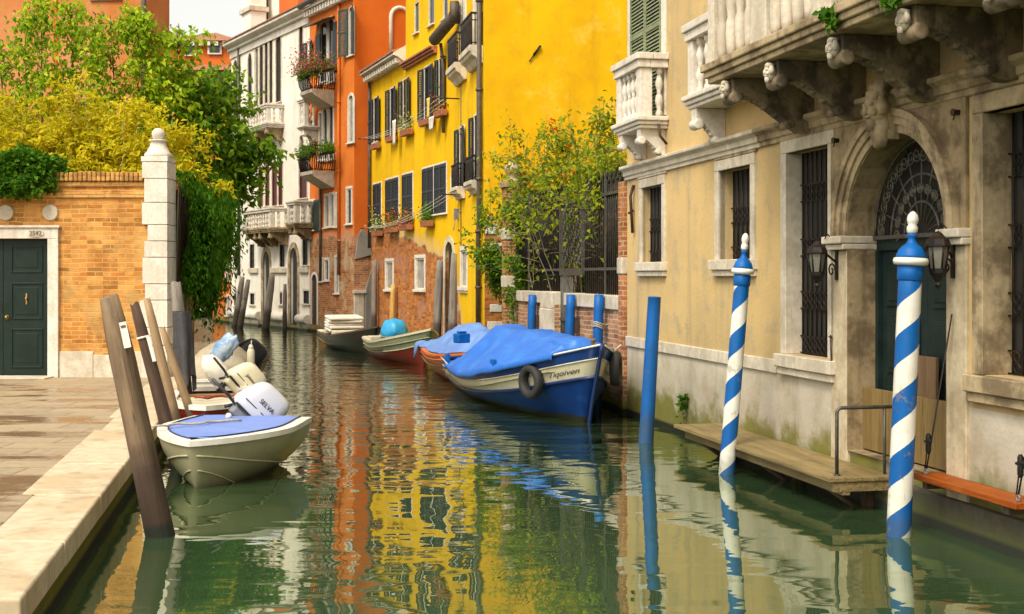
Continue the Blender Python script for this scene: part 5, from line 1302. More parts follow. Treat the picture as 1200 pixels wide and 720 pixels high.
# ------------------------------------------------------------------ boats
def sstep(a, b, x): t = max(0, min(1, (x - a) / (b - a))); return t * t * (3 - 2 * t)
class Boat:
    def __init__(s, name, label, cat, bow, heading, L, B, zs, zk=-.28, rake=.35, tw=.8, bfull=2.2, flare=.18, group=None, p=2.6):
        """bow = world point of the stem at the waterline; zs = sheer heights (stern, mid, bow)"""
        s.L, s.B, s.zs_, s.zk, s.rake, s.tw, s.bf, s.fl, s.p = L, B, zs, zk, rake, tw, bfull, flare, p
        h = Vector((heading[0], heading[1], 0)).normalized()
        o = Vector((bow[0], bow[1], 0)) - h * L
        s.root = empty(name, o, math.atan2(h.y, h.x), label, cat, group)
        s.root.rotation_euler = (0, 0, math.atan2(h.y, h.x)); s.rz = math.atan2(h.y, h.x); s.o = o
        s.M = Matrix.Translation(o) @ Matrix.Rotation(s.rz, 4, 'Z')
    def zs(s, u):
        a, b_, c = s.zs_; return a * (1 - u) * (1 - 2 * u) + 4 * b_ * u * (1 - u) + c * u * (2 * u - 1)
    def hb(s, u):
        st = s.tw + (1 - s.tw) * sstep(0, .4, u)
        return max(.012, s.B / 2 * st * (1 - max(0, (u - .45) / .55) ** s.bf))
    def pt(s, u, v, side, off=0):
        zt = s.zs(u); zk = s.zk * (1 - sstep(.75, 1, u) * .55)
        z = zt + (zk - zt) * v
        b = s.hb(u) * (1 - v ** s.p) * (1 - s.fl * v) + off
        if v >= 1 or u >= .9999: b = 0
        x = u * s.L + s.rake * sstep(.55, 1.0, u) * max(0, (z - zk) / (s.zs_[2] - zk)) ** 1.2 * 1.0
        return Vector((x, side * b, z))
    def hull(s, mats, bands, nu=30, name='hull'):
        """bands: (v_end, material index) from the sheer down"""
        m = MB(); V = sorted({0, .05, *[b[0] for b in bands], *[i / 12 for i in range(13)]})
        for side in (1, -1):
            g = [[s.pt(i / nu, v, side) for v in V] for i in range(nu + 1)]
            flatv = [p for r_ in g for p in r_]; k = len(V)
            for j in range(k - 1):
                vm = (V[j] + V[j + 1]) / 2; m.m = next(mi for ve, mi in bands if vm <= ve)
                m.raw(flatv, [(i*k+j, i*k+j+1, (i+1)*k+j+1, (i+1)*k+j) for i in range(nu)], True)
        # transom
        for j in range(len(V) - 1):
            vm = (V[j] + V[j + 1]) / 2; m.m = next(mi for ve, mi in bands if vm <= ve)
            m.raw([s.pt(0, V[j], 1), s.pt(0, V[j+1], 1), s.pt(0, V[j+1], -1), s.pt(0, V[j], -1)], [(0, 1, 2, 3)])
        return m.build(name, mats, s.root)
    def gunwale(s, mat, r=.03, wd=.09, name='gunwale', nu=30, rise=.012):
        m = MB()
        for side in (1, -1):
            vs = []
            for i in range(nu + 1):
                u = i / nu; p = s.pt(u, 0, side, .012); q = p.copy(); q.y = side * max(0, abs(p.y) - wd)
                vs += [p + Vector((0, 0, -.03)), p + Vector((0, 0, rise)), q + Vector((0, 0, rise + .004)), q + Vector((0, 0, -.03))]
            m.raw(vs, [(i*4+j, i*4+(j+1)%4, (i+1)*4+(j+1)%4, (i+1)*4+j) for i in range(nu) for j in range(4)])
            m.raw(vs[:4], [(0, 1, 2, 3)]); m.raw(vs[-4:], [(0, 1, 2, 3)])
        m.box((-.02, -s.hb(0), s.zs(0) - .03), (.08, s.hb(0), s.zs(0) + rise))
        return m.build(name, mat, s.root, bevel=.008, seg=2)
    def deck(s, mat, dz=-.02, u0=.0, u1=1, inset=.02, name='deck', camber=0):
        m = MB(); nu = 24; nv = 6; vs = []
        for i in range(nu + 1):
            u = u0 + (u1 - u0) * i / nu; p = s.pt(u, 0, 1); b = max(.004, p.y - inset)
            for j in range(nv + 1):
                t = -1 + 2 * j / nv; vs.append((p.x, b * t, p.z + dz + camber * (1 - t * t)))
        m.raw(vs, [(i*(nv+1)+j, (i+1)*(nv+1)+j, (i+1)*(nv+1)+j+1, i*(nv+1)+j+1) for i in range(nu) for j in range(nv)], camber != 0)
        return m.build(name, mat, s.root)
    def rub(s, v, mat, r=.018, name='rubbing_strake', sides=(1, -1), u0=0, u1=1):
        m = MB()
        v0, v1 = v if isinstance(v, tuple) else (v, v)
        for side in sides: m.tube([s.pt(u0 + (u1 - u0) * i / 30, v0 + (v1 - v0) * (i / 30) ** 1.6, side, .006) for i in range(31)], r, 6)
        return m.build(name, mat, s.root)
    def stem(s, mat, r=.025):
        m = MB(); m.tube([s.pt(1, v / 10, 1) + Vector((.012, -s.pt(1, v / 10, 1).y, 0)) for v in range(11)], r, 6); return m.build('stem', mat, s.root)
    def tarp(s, label, mat, u0, u1, ridge, hang=.14, name='tarpaulin', amp=.03, seed=1, peakpow=1.3, group=None, nv=34, nu=64, hangfun=None, inset=0, flat_top=0):
        o = bpy.data.objects.new('t', None)
        m = MB(); vs = []
        for i in range(nu + 1):
            u = u0 + (u1 - u0) * i / nu; ue = min(u, .98); p = s.pt(ue, 0, 1); b = p.y + .035 - (inset if u > .14 else 0)
            x = p.x + (u - ue) * s.L
            for j in range(nv + 1):
                t = (-1 + 2 * j / nv) * 1.18; tt = min(1, abs(t))
                base = p.z + .03
                z = base + ridge(u) * (1 - (max(0, tt - flat_top) / (1 - flat_top)) ** peakpow)
                y = b * max(-1, min(1, t))
                if abs(t) > 1:
                    hg = (hangfun(u) if hangfun else hang) * (abs(t) - 1) / .18
                    z = base - hg * (1 + .35 * mnoise.noise(Vector((u * 9, seed, 3 * (t > 0))))); y = math.copysign(b + .012 + .03 * hg, t) + .012 * mnoise.noise(Vector((u * 22, seed, t)))
                else:
                    fold = mnoise.noise(Vector((u * 3.2 + seed, t * 1.1, seed))) + .6 * mnoise.noise(Vector((u * 9 + t * 2.2, t * 2.0, seed + 5))) + .5 * (abs(mnoise.noise(Vector((u * 6 - t * 3, t * 3 + u * 4, seed + 9)))) - .3)
                    cr = abs(mnoise.noise(Vector((u * 13 + t * 1.5, t * 1.2 - u * 2, seed + 20)))) + .6 * abs(mnoise.noise(Vector((u * 26 - t * 4, t * 2.5 + u * 5, seed + 30))))
                    z += amp * (1 if not flat_top else .45 + .55 * sstep(.1, .5, tt)) * (fold * (.3 + (1 - tt)) - 1.7 * (cr - .25) * (.25 + .75 * min(1, 2.2 * tt * (1.15 - tt) + .3)))
                vs.append((x, y, z))
        k = nv + 1
        m.raw(vs, [(i*k+j, (i+1)*k+j, (i+1)*k+j+1, i*k+j+1) for i in range(nu) for j in range(nv)], True)
        # end curtains
        for i, sg in ((0, -1), (nu, 1)):
            row = vs[i*k:(i+1)*k]; low = [(p[0] + sg * .02, p[1] * .99, min(p[2], s.zs(u0 if i == 0 else u1)) - (hang if i == 0 else .02)) for p in row]
            m.raw(row + low, [(j, j + 1, k + j + 1, k + j) for j in range(k - 1)], True)
        bpy.data.objects.remove(o)
        ob = m.build(name, mat); ob.matrix_world = s.M
        sd_ = ob.modifiers.new('thickness', 'SOLIDIFY'); sd_.thickness = .006
        tag(ob, label, 'boat cover', group); return ob
    def W(s, x, y, z): return s.M @ Vector((x, y, z))

def outboard(parent, Mx, cowl, name='outboard_motor', txt=None, tcol='ink', sc=1.0, tsize=.07):
    """local: +x forward (clamp side), cowl rises along +z; tilted by Mx"""
    m = MB(); m.X = Mx
    m.box((-.02, -.09, -.18), (.10, -.05, .05)); m.box((-.02, .05, -.18), (.10, .09, .05)); m.box((-.05, -.11, .0), (.06, .11, .06))
    m.tube([(-.10, 0, .05), (-.10, 0, -.75)], .055, 10)
    m.box((-.22, -.02, -1.0), (-.03, .02, -.6)); m.box((-.30, -.10, -.62), (-.02, .10, -.60))
    m.lathe([(.02, -.02), (.05, .02), (.055, .12), (.03, .24)], (-.28, 0, -.78), 10, axis=(1, 0, 0))
    W_ = m.build(name, M['motor_dark'], parent)
    m = MB(); m.X = Mx; n, k = 20, 12; vs = []
    for i in range(k + 1):
        th = PI * i / k
        for j in range(n):
            a = 2 * PI * j / n
            se = lambda w_, e: math.copysign(abs(w_) ** e, w_)
            zz = se(math.cos(th), .55); rr = se(math.sin(th), .45)
            tap = 1 - .14 * zz
            vs.append((-.11 + .265 * rr * se(math.cos(a), .62) * tap - .03 * zz, .155 * rr * se(math.sin(a), .62) * tap, .29 + .225 * zz))
    m.raw(vs, [(i*n+j, (i+1)*n+j, (i+1)*n+(j+1)%n, i*n+(j+1)%n) for i in range(k) for j in range(n)], True)
    cw = m.build('cowling', M[cowl], W_)
    m = MB(); m.X = Mx; m.box((-.37, -.158, .085), (.14, .158, .115)); m.build('cowl_seam', M['motor_dark'], W_, bevel=.01)
    m = MB(); m.X = Mx; m.box((-.36, -.150, -.02), (.12, .150, .083)); m.build('lower_pan', M['motor_grey' if cowl == 'motor_white' else cowl], W_, bevel=.03)
    m = MB(); m.X = Mx; m.tube([(.10, .05, .08), (.25, .07, .10), (.50, .09, .10)], .018, 8); m.tube([(.12, -.06, .06), (.17, -.06, -.02)], .02, 6); m.sphere((.14, 0, .12), .04, 8); m.build('tiller', M['motor_dark'], W_)
    if txt:
        for sd in (-1, 1):
            Tx = Mx @ Matrix.Translation((-.13, sd * .1585, .30)) @ Matrix.Rotation(R(90) if sd < 0 else R(-90), 4, 'X') @ (Matrix.Identity(4) if sd < 0 else Matrix.Rotation(PI, 4, 'Z'))
            text_mesh(txt, tsize, M[tcol], W_, Tx)
        for sd in (-1, 1): m = MB(); m.X = Mx; m.box((-.34, sd * .152, .20), (.10, sd * .160, .212)); m.build('stripe', M['ink'], W_)
    return W_

# big blue boat
BB = Boat('blue_boat', 'big blue wooden boat with cream band, moored by the garden wall', 'boat', (1.03, 17.35), (.285, -.9585), 5.7, 1.75, (.56, .50, 1.10), zk=-.30, rake=.55, tw=.78, bfull=3.4, flare=.14, p=2.5)
hl = BB.hull([M['blue_hull'], M['cream_paint'], M['blue_hull'], M['waterline']], [(.155, 0), (.36, 1), (.60, 2), (.66, 2), (1, 2)][:2] + [(.68, 2), (1, 3)])
# keep the weedy waterline level with the water: painted by height
def level_mat(name, base, zl=.05):
    g = G(name); z = g.xyz()[2]
    n = g.noise(3, 6); v = g.math('SUBTRACT', z, g.math('MULTIPLY', g.math('SUBTRACT', n, .5), .06))
    sc_ = g.step(g.noise(1, 6, .6, g.map((1.5, 14, 14))), .58, .66)
    c = g.mix(g.step(n, .35, .7), base, [k * .8 for k in base]); c = g.mix(g.math('MULTIPLY', sc_, .35), c, [min(1, k * 1.4 + .03) for k in base])
    c = g.mix(g.step(v, zl + .012, zl - .012), c, (.028, .027, .018))
    g.bump(g.noise(12, 4), .1, .005)
    return g.done(c, g.fmix(n, .35, .5), Specular_IOR_Level=.25)
M['blue_level'] = level_mat('blue_hull_with_scum_line', (.003, .034, .165), .085)
hl.data.materials[2] = M['blue_level']; hl.data.materials[3] = M['blue_level']
BB.gunwale(M['blue_hull'], wd=.10); BB.rub(.155, M['cream_paint'], .010, 'moulding'); BB.rub(.365, M['navy'], .026); BB.rub(.005, M['white_paint'], .014, 'trim'); BB.stem(M['navy'], .03)
BB.deck(M['white_paint'], -.012, .86, 1, .03, 'foredeck'); BB.deck(M['deck_wood'], -.22, .0, .88, .02, 'floor')
m = MB(); q = BB.pt(.985, 0, 1); m.box((q.x - .10, -.05, q.z), (q.x + .02, .05, q.z + .02)); m.build('bow_fitting', M['ply'], BB.root); m = MB(); m.lathe([(.03, 0), (.03, .05), (.045, .06), (.03, .08)], (q.x - .25, 0, q.z), 10); m.build('bollard', M['ply'], BB.root)
def ridgeA(u):
    # hoop near the stern third, flat ridge, then falling towards the bow
    a = min(1, max(0, (u - .10) / .20)); return .68 * (a ** .8) * (1 - .22 * max(0, (u - .30) / .3) if u < .6 else .78 - .66 * (u - .6) / .32) + .05
BB.tarp('bright blue tarpaulin tented over the big blue boat', M['blue_tarp'], .10, .90, ridgeA, .10, amp=.085, seed=3, peakpow=.95, flat_top=.22)
# name on the bow, both sides
for side in (1, -1):
    def bend(co, side=side):
        u = .865 + co.x * side * -1 / BB.L * 1.0 if side < 0 else .865 + co.x * -1 / BB.L
        u = .925 + (co.x / BB.L) * (1 if side < 0 else -1)
        v = .262 - co.y / (BB.zs(u) - BB.zk)
        p = BB.pt(u, max(0, v), side, .006 + co.z); return p
    text_mesh('Tiqoiven', .125, M['ink'], BB.root, None, bend=bend, shear=.25, depth=.0)
# fittings
m = MB(); 
for u in (.30, .62):
    p = BB.pt(u, 0, -1); m.box((p.x - .07, p.y + .02, p.z), (p.x + .07, p.y + .08, p.z + .09))
m2 = MB(); p = BB.pt(.66, 0, -1); m2.box((p.x - .08, p.y + .01, p.z), (p.x + .08, p.y + .07, p.z + .14)); m2.build('rowlock_block', M['blue_paint'], BB.root, bevel=.01)
m2 = MB(); p = BB.pt(.06, 0, -1); m2.box((p.x - .08, p.y + .01, p.z), (p.x + .08, p.y + .07, p.z + .12)); m2.build('rowlock_block', M['blue_paint'], BB.root, bevel=.01)
def tyre(u, v, side, label, tilt=0, out=.10):
    p = BB.pt(u, v, side, out); q = BB.M @ p; d = BB.pt(u + .02, v, side) - BB.pt(u - .02, v, side)
    rz = math.atan2(d.y, d.x) + BB.rz
    o = empty('tyre', q, label=label, cat='tyre', group='old tyres hung as fenders on the blue boat'); o.rotation_euler = (0, 0, rz)
    m = MB(); n, k = 30, 12; vs = []
    for i in range(n):
        a = 2 * PI * i / n
        for j in range(k):
            b_ = 2 * PI * j / k; se = lambda w_, e: math.copysign(abs(w_) ** e, w_)
            rr = .185 + .058 * se(math.cos(b_), .8); vs.append((rr * math.cos(a), .068 * se(math.sin(b_), .75), rr * math.sin(a)))
    m.raw(vs, [(i*k+j, i*k+(j+1)%k, ((i+1)%n)*k+(j+1)%k, ((i+1)%n)*k+j) for i in range(n) for j in range(k)], True)
    m.build('rubber_ring', M['black_rubber'], o)
    m = MB(); m.tube([(0, -.04, .14), (.01, 0, .26), (.02, .08, .33)], .012, 6); m.build('rope', M['rope'], o)
tyre(.85, .30, -1, 'black tyre hanging on the near flank of the blue boat beside its name', out=.08)
tyre(.93, .22, 1, 'black tyre hanging edge-on off the far side of the blue bow', out=.12)

# orange boat behind, with faded cover
OB = Boat('orange_boat', 'orange-hulled boat half hidden behind the stern of the blue boat', 'boat', (-.12, 21.9), (.26, -.966), 4.6, 1.56, (.60, .52, .78), zk=-.25, rake=.4, tw=.82, bfull=2.1, flare=.25, p=2.2)
OB.hull([M['orange_hull'], M['orange_hull']], [(.3, 0), (1, 1)]); OB.gunwale(M['orange_hull'], wd=.1); OB.rub(.12, M['orange_hull'], .018); OB.deck(M['deck_wood'], -.2, 0, .9, .02, 'floor')
OB.tarp('faded blue tarpaulin draped over the orange boat and hanging off its stern', M['faded_tarp'], -.02, .92, lambda u: .10 + .42 * sstep(-.02, .35, u) * (1 - .7 * sstep(.5, .95, u)), .05, amp=.08, seed=8, peakpow=1.5, hangfun=lambda u: .30 * (1 - sstep(0.0, .10, u)) + .0, inset=.12)
m = MB(); m.box((-.12, -.09, 0), (.12, .09, .16)); m.box((-.08, -.05, .16), (.08, .05, .20)); jc = m.build('fuel_can', M['blue_paint'], bevel=.02); jc.location = at(541, 402, 21.7); jc.rotation_euler = (0, 0, .6)
tag(jc, 'small blue can on the orange boat beside the big tarpaulin', 'can')

# red and green boat
RB = Boat('red_boat', 'sage green and red boat with cream gunwale and white fenders at the stern', 'boat', (-1.95, 28.6), (.33, -.944), 3.6, 1.45, (.46, .46, .82), zk=-.25, rake=.5, tw=.85, bfull=2.2, flare=.2, p=2.6)
RB.hull([M['sage'], M['red_hull']], [(.36, 0), (1, 1)]); RB.gunwale(M['cream_paint'], wd=.11, rise=.02); RB.rub(.36, M['cream_paint'], .012); RB.rub(.2, M['sage'], .016); RB.deck(M['cream_paint'], -.02, .55, 1, .02, 'foredeck'); RB.deck(M['deck_wood'], -.22, 0, .6, .02, 'floor')
m = MB(); m.box((.25, -.55, .2), (.55, .55, .52)); m.box((.0, -.62, .40), (.25, .62, .5)); m.build('seat', M['cream_paint'], RB.root, bevel=.03)
BT = empty('covered_bundle', RB.W(.95, -.05, .42), label='bright blue plastic wrapped bundle on the red and green boat', cat='bundle')
m = MB(); m.sphere((0, 0, .22), .33, 20, (1, 1, .95), .25, 4); m.build('wrapping', M['sky_tarp'], BT)
m = MB(); m.tube([(.34 * math.cos(a * PI / 8) , .34 * math.sin(a * PI / 8), .12 + .03 * math.sin(a)) for a in range(17)], .012, 5); m.build('cord', M['rope'], BT)

# black boat with cream seats
KB = Boat('black_boat', 'small black boat carrying a stack of cream cushions, before the orange house', 'boat', (-3.55, 32.6), (.34, -.94), 4.2, 1.4, (.44, .40, .72), zk=-.25, rake=.5, tw=.85, bfull=2.1, flare=.25, p=2.4)
KB.hull([M['black_paint'], M['black_paint']], [(.4, 0), (1, 1)]); KB.gunwale(M['wood_dark'], wd=.1, rise=.015); KB.deck(M['black_paint'], -.02, .62, 1, .02, 'foredeck'); KB.deck(M['deck_wood'], -.2, 0, .65, .02, 'floor')
m = MB(); m.box((.0, -.6, .36), (.55, .6, .47)); m.build('stern_seat', M['cream_paint'], KB.root, bevel=.03)
m = MB(); m.box((1.5, -.5, .36), (1.9, .5, .5)); m.build('thwart', M['cream_paint'], KB.root, bevel=.02)
for q in range(5):
    m = MB(); m.box((-.34, -.48, 0), (.34, .48, .075)); cu_ = m.build('cushion', M['white_cloth'], bevel=.03, seg=3)
    cu_.location = KB.W(.72 + .05 * math.sin(q * 2.1), .02, .40 + q * .082 + .06); cu_.rotation_euler = (0, .10, KB.rz + .08 * math.sin(q * 1.7))
    tag(cu_, ('cream cushion, lowest of the stack on the black boat', 'cream cushion, second from the bottom on the black boat', 'cream cushion in the middle of the black boat stack', 'cream cushion, second from the top on the black boat', 'cream cushion, topmost of the stack on the black boat')[q], 'cushion', 'cushions stacked on the black boat')

def fender(p, mat, label, L=.34, r=.065, cap='blue_paint', ball=False, group='boat fenders'):
    o = empty('boat_fender', p, label=label, cat='fender', group=group)
    m = MB()
    if ball: m.sphere((0, 0, 0), r * 1.7, 14)
    else: m.lathe([(.02, -L / 2 - .02), (r * .7, -L / 2), (r, -L / 2 + .05), (r, L / 2 - .05), (r * .7, L / 2), (.02, L / 2 + .02)], (0, 0, 0), 12)
    m.build('buoy', M[mat], o)
    m = MB()
    if ball: m.lathe([(.03, 0), (.06, .02), (.03, .05)], (0, -r * 1.6, 0), 10, axis=(0, -1, 0))
    else: m.lathe([(r * .75, L / 2 - .01), (r * .6, L / 2 + .03), (.02, L / 2 + .06)], (0, 0, 0), 10)
    m.tube([(0, 0, L / 2), (0, .05, L / 2 + .12)], .008, 5); m.build('end_cap', M[cap], o)
for (px, py, Y, mt, lab, L, bl) in ((391, 402, 36.4, 'white_paint', 'white fender at the far stern corner of the black boat', .42, 0), (398.3, 404, 36.0, 'white_paint', 'white fender second from the left on the black boat', .42, 0), (406.5, 400.5, 35.3, 'blue_paint', 'blue fender on the flank of the black boat', .40, 0),
                                (440.5, 409, 31.6, 'white_paint', 'white fender at the stern corner of the red boat', .36, 0), (446.8, 413, 31.3, 'white_paint', 'round white and blue fender on the red boat', .3, 1), (453, 411, 31.0, 'white_paint', 'white fender nearest the red hull side', .40, 0)):
    fender(at(px, py, Y), mt, lab, L, .065, ball=bool(bl))

# left: cream dinghy with lilac deck cover
CB = Boat('cream_dinghy', 'blunt cream fibreglass dinghy with blue deck cover beside the quay', 'boat', (-2.97, 12.02), (-.13, -.99), 1.6, 1.36, (.48, .47, .44), zk=-.16, rake=.16, tw=.94, bfull=2.1, flare=.12, p=2.4)
CB.hull([M['olive_hull'], M['olive_hull']], [(.3, 0), (1, 1)]); CB.gunwale(M['white_paint'], wd=.13, rise=.022); CB.rub((.66, .24), M['olive_hull'], .010, 'spray_rail', u0=.0, u1=.985); CB.rub((.86, .52), M['olive_hull'], .008, 'spray_rail', u0=.5, u1=.985)
CB.deck(M['lilac_deck'], .028, .0, .93, .10, 'deck_cover', .012); CB.deck(M['white_paint'], .012, .86, 1, .02, 'foredeck')
m = MB(); pts = [CB.pt(.93 * 1.0 - .93 * abs(i) / 20, 0, 1 if i > 0 else -1) for i in range(-20, 21)]; pts = [Vector((p.x, math.copysign(max(.0, abs(p.y) - .105), p.y), p.z + .034)) for p in pts]; m.tube(pts, .008, 5); m.build('hem', M['navy'], CB.root)
Mx = Matrix.Translation((.25, -.02, .50)) @ Matrix.Rotation(R(0), 4, 'Z') 
# the motor hangs on the stern, tipped up and turned
Mo = Matrix.Translation((.02, -.16, .50)) @ Matrix.Rotation(R(-64), 4, 'Z') @ Matrix.Rotation(R(-46), 4, 'Y') @ Matrix.Scale(.96, 4)
outboard(CB.root, Mo, 'motor_white', txt='SELVA', tsize=.075)
m = MB(); m.sphere((.30, -.15 + .62 * 0, .535), .035, 10); m.build('deck_knob', M['white_paint'], CB.root)
m = MB(); pts = [(1.25 - .06 * i, -.62 + .06 * i + .05 * math.sin(i * 1.3), .53 + .006 * math.sin(i * 2)) for i in range(12)]; m.tube(pts, .012, 6)
rp = m.build('mooring_rope', M['rope']); rp.matrix_world = CB.M; tag(rp, 'pale rope lying across the blue deck cover of the cream dinghy', 'rope')

# red dinghy with cream motor
RD = Boat('red_dinghy', 'small red dinghy with white rim moored behind the cream dinghy', 'boat', (-3.66, 15.35), (.17, -.98), 2.4, 1.10, (.44, .42, .42), zk=-.15, rake=.14, tw=.9, bfull=3.4, flare=.22, p=2.2)
RD.hull([M['red_hull'], M['red_hull']], [(.3, 0), (1, 1)]); RD.gunwale(M['white_paint'], wd=.12, rise=.03); RD.deck(M['cream_paint'], -.0, .45, 1, .02, 'foredeck'); RD.deck(M['deck_wood'], -.2, 0, .5, .02, 'floor')
m = MB(); m.box((.7, -.5, .38), (.95, .5, .43)); m.build('thwart', M['ply'], RD.root)
Mo = Matrix.Translation((-.02, .14, .46)) @ Matrix.Rotation(R(-72), 4, 'Z') @ Matrix.Rotation(R(-50), 4, 'Y') @ Matrix.Scale(.92, 4)
outboard(RD.root, Mo, 'motor_cream', txt='Johnson', tsize=.07)
m = MB(); m.tube([(1.5 + .1 * math.sin(i), -.2 + .08 * i, .46 + .01 * math.sin(i * 2.3)) for i in range(8)], .018, 6); rp = m.build('cord', M['red_hull']); rp.matrix_world = RD.M; tag(rp, 'red cord coiled on the foredeck of the red dinghy', 'rope')
# grey motor cover
MC = empty('wrapped_motor', at(258, 441, 18.2), label='outboard motor wrapped in a white cloth between the red dinghy and beige cover', cat='wrapped motor')
m = MB(); m.X = Matrix.Rotation(R(-38), 4, 'Y'); m.sphere((0, 0, .06), .20, 20, (.8, .7, 1.5), .16, 3); m.build('cloth_cover', M['white_cloth'], MC)
m = MB(); m.tube([(.1, 0, -.15), (.14, 0, -.45)], .05, 8); m.tube([(.05, -.1, -.18), (.22, -.12, -.16)], .03, 6); m.build('leg', M['motor_dark'], MC)

# beige covered boat
GB = Boat('covered_boat', 'boat under a beige cover with ochre transom, farthest of the left row', 'boat', (-5.25, 23.6), (-.18, .98), 4.7, 1.10, (.45, .42, .55), zk=-.2, rake=.25, tw=.9, bfull=2.4, flare=.15, p=2.6)
GB.hull([M['white_paint'], M['ply'], M['ply']], [(.2, 0), (1, 1)]); GB.gunwale(M['white_paint'], wd=.1); GB.deck(M['deck_wood'], -.1, 0, .95, .02, 'floor')
m = MB(); m.box((-.05, -.44, .05), (-.012, .44, .36)); m.build('transom_board', M['ply'], GB.root)
m = MB(); m.box((-.14, -.42, .24), (.06, .1, .30)); m.build('swim_step', M['navy'], GB.root, bevel=.02)
GB.tarp('beige hooped cover over the farthest boat of the left row', M['beige_tarp'], .08, .93, lambda u: .44 * sstep(.06, .20, u) * (1 - .6 * sstep(.5, .95, u)) + .03, .12, amp=.035, seed=5, peakpow=2.0)
BG = empty('plastic_bag', at(263, 409, 19.3), label='blue and white plastic bag lying on the beige boat cover', cat='bag')
m = MB(); m.X = Matrix.Rotation(R(40), 4, 'Y'); m.sphere((0, 0, 0), .19, 24, (.75, .3, 1.35), .45, 11); m.build('plastic_body', M['bag_blue'], BG)
fender(at(294, 420, 19.6), 'cream_paint', 'cream fender on the gunwale of the beige covered boat', .3, .06, cap='cream_paint')
DB = Boat('far_skiff', 'dark low skiff behind the beige covered boat at the vine wall', 'boat', (-5.75, 27.6), (-.18, 1), 3.4, 1.0, (.36, .34, .5), zk=-.2, rake=.3, tw=.8)
DB.hull([M['black_paint'], M['black_paint']], [(.3, 0), (1, 1)]); DB.gunwale(M['wood_dark'])
outboard(DB.root, Matrix.Translation((-.05, .05, .42)) @ Matrix.Rotation(R(110), 4, 'Z') @ Matrix.Rotation(R(-45), 4, 'Y'), 'motor_dark')
m = MB(); m.sphere((.35, .1, .42), .2, 14, (1, 1.1, .8), .5, 2); rc = m.build('red_cloth', flat('red_cloth', (.45, .05, .02), .8, .2, 6)); rc.matrix_world = DB.M; tag(rc, 'crumpled red cloth beside the dark motor of the far skiff', 'cloth')
# laundry, lines, flower boxes on the yellow house
def fbox(F, px, py, w_, label, plant, flowers=None, out=.14, n=260, spread=.16, grp='flower boxes on the house fronts', h=.16, drop=.0, up=.22):
    s_, z_ = F.sz(px, py, out)
    o = empty('flower_box', M=F.M @ Matrix.Translation((s_, -out, z_)), label=label, cat='flower box', group=grp)
    m = MB(); m.prism([(-.09, h), (.09, h), (.07, 0), (-.07, 0)], -w_ / 2, w_ / 2); m.build('box', M['terracotta' if F is Y1 else 'iron'], o, bevel=.01)
    if plant:
        P = np.column_stack([RNG.uniform(-w_ / 2, w_ / 2, n), RNG.normal(0, spread * .5, n), h + np.abs(RNG.normal(0, up, n)) - drop * RNG.random(n)])
        D = rvec(n); D[:, 2] = np.abs(D[:, 2]) * .6
        leafmesh('foliage', M['pot_leaf'], P, D, rvec(n), RNG.uniform(.05, .11, n), RNG.uniform(.03, .06, n), o)
    if flowers:
        k = n // 2; P = np.column_stack([RNG.uniform(-w_ / 2, w_ / 2, k), RNG.normal(-.05, spread * .6, k), h + np.abs(RNG.normal(.05, up * 1.1, k))])
        leafmesh('flowers', M[flowers], P, rvec(k), rvec(k), RNG.uniform(.05, .09, k), RNG.uniform(.04, .07, k), o)
    return o
fbox(Y1, 441.5, 277, .9, 'flower box under the leftmost lower window of the yellow house', 1, 'white_flower', n=200)
fbox(Y1, 458, 273, 1.1, 'flower box under the second lower window of the yellow house', 1, 'trumpet', n=240)
fbox(Y1, 475.5, 270, 1.0, 'flower box with red blooms under the third lower window of yellow house', 1, 'pink_flower', n=300)
fbox(Y1, 500, 266, .8, 'leafy flower box under the shuttered pair of windows on yellow house', 1, None, n=300)
fbox(Y1, 439.5, 175, .7, 'empty terracotta box under the leftmost upper window of yellow house', 0)
fbox(Y1, 458, 166.5, .8, 'terracotta box beside the white cloth under the second upper window', 0)
fbox(Y1, 476, 159, .9, 'leafy terracotta box with white blooms under the third upper window', 1, 'white_flower', n=120)
fbox(Y1, 499, 147, 1.0, 'terracotta box beside hanging white linen under the fourth upper window', 0)
fbox(Y1, 515.5, 137, .8, 'terracotta box under the fifth upper window near the drainpipe', 1, 'trumpet', n=50)
p = .95
s_ = O1.sz(358, 80, p)[0]
fbox(O1, 361, 89, 1.6, 'pink geraniums spilling over the upper iron balcony of the orange house', 1, 'pink_flower', out=.95, n=1100, spread=.36, h=.08, drop=.25, up=.32)
fbox(O1, 384, 84, .8, 'green plants on the near end of the upper iron balcony', 1, 'pink_flower', out=.5, n=260, spread=.3, up=.2, h=.06)
fbox(O1, 359, 184, 1.4, 'green trailing plants at the far end of the lower iron balcony', 1, None, out=.95, n=600, spread=.28, drop=.2, up=.2, h=.08)
fbox(O1, 383, 181, 1.0, 'green box plants on the near end of the lower iron balcony', 1, None, out=.5, n=480, spread=.24, up=.18, h=.06)
def cloth_piece(F, px, py, w_, h_, mat, label, out=.25):
    s_, z_ = F.sz(px, py, out); m = MB(); n = 10; k = 8; vs = []
    for i in range(k + 1):
        for j in range(n + 1): vs.append((w_ * (j / n - .5) * (1 - .25 * i / k), .03 * math.sin(j * 1.7) * (i / k), -h_ * i / k))
    m.raw(vs, [(i*(n+1)+j, i*(n+1)+j+1, (i+1)*(n+1)+j+1, (i+1)*(n+1)+j) for i in range(k) for j in range(n)], True)
    o = m.build('laundry', M[mat]); o.matrix_world = F.M @ Matrix.Translation((s_, -out, z_)); sd_ = o.modifiers.new('thickness', 'SOLIDIFY'); sd_.thickness = .008
    tag(o, label, 'laundry', 'laundry hung at the yellow house')
cloth_piece(Y1, 462, 141, .42, .75, 'white_cloth', 'long white cloth hanging beside the second upper window')
cloth_piece(Y1, 502, 115, .30, .55, 'yellow_cloth', 'yellow cloth hanging in the fourth upper window')
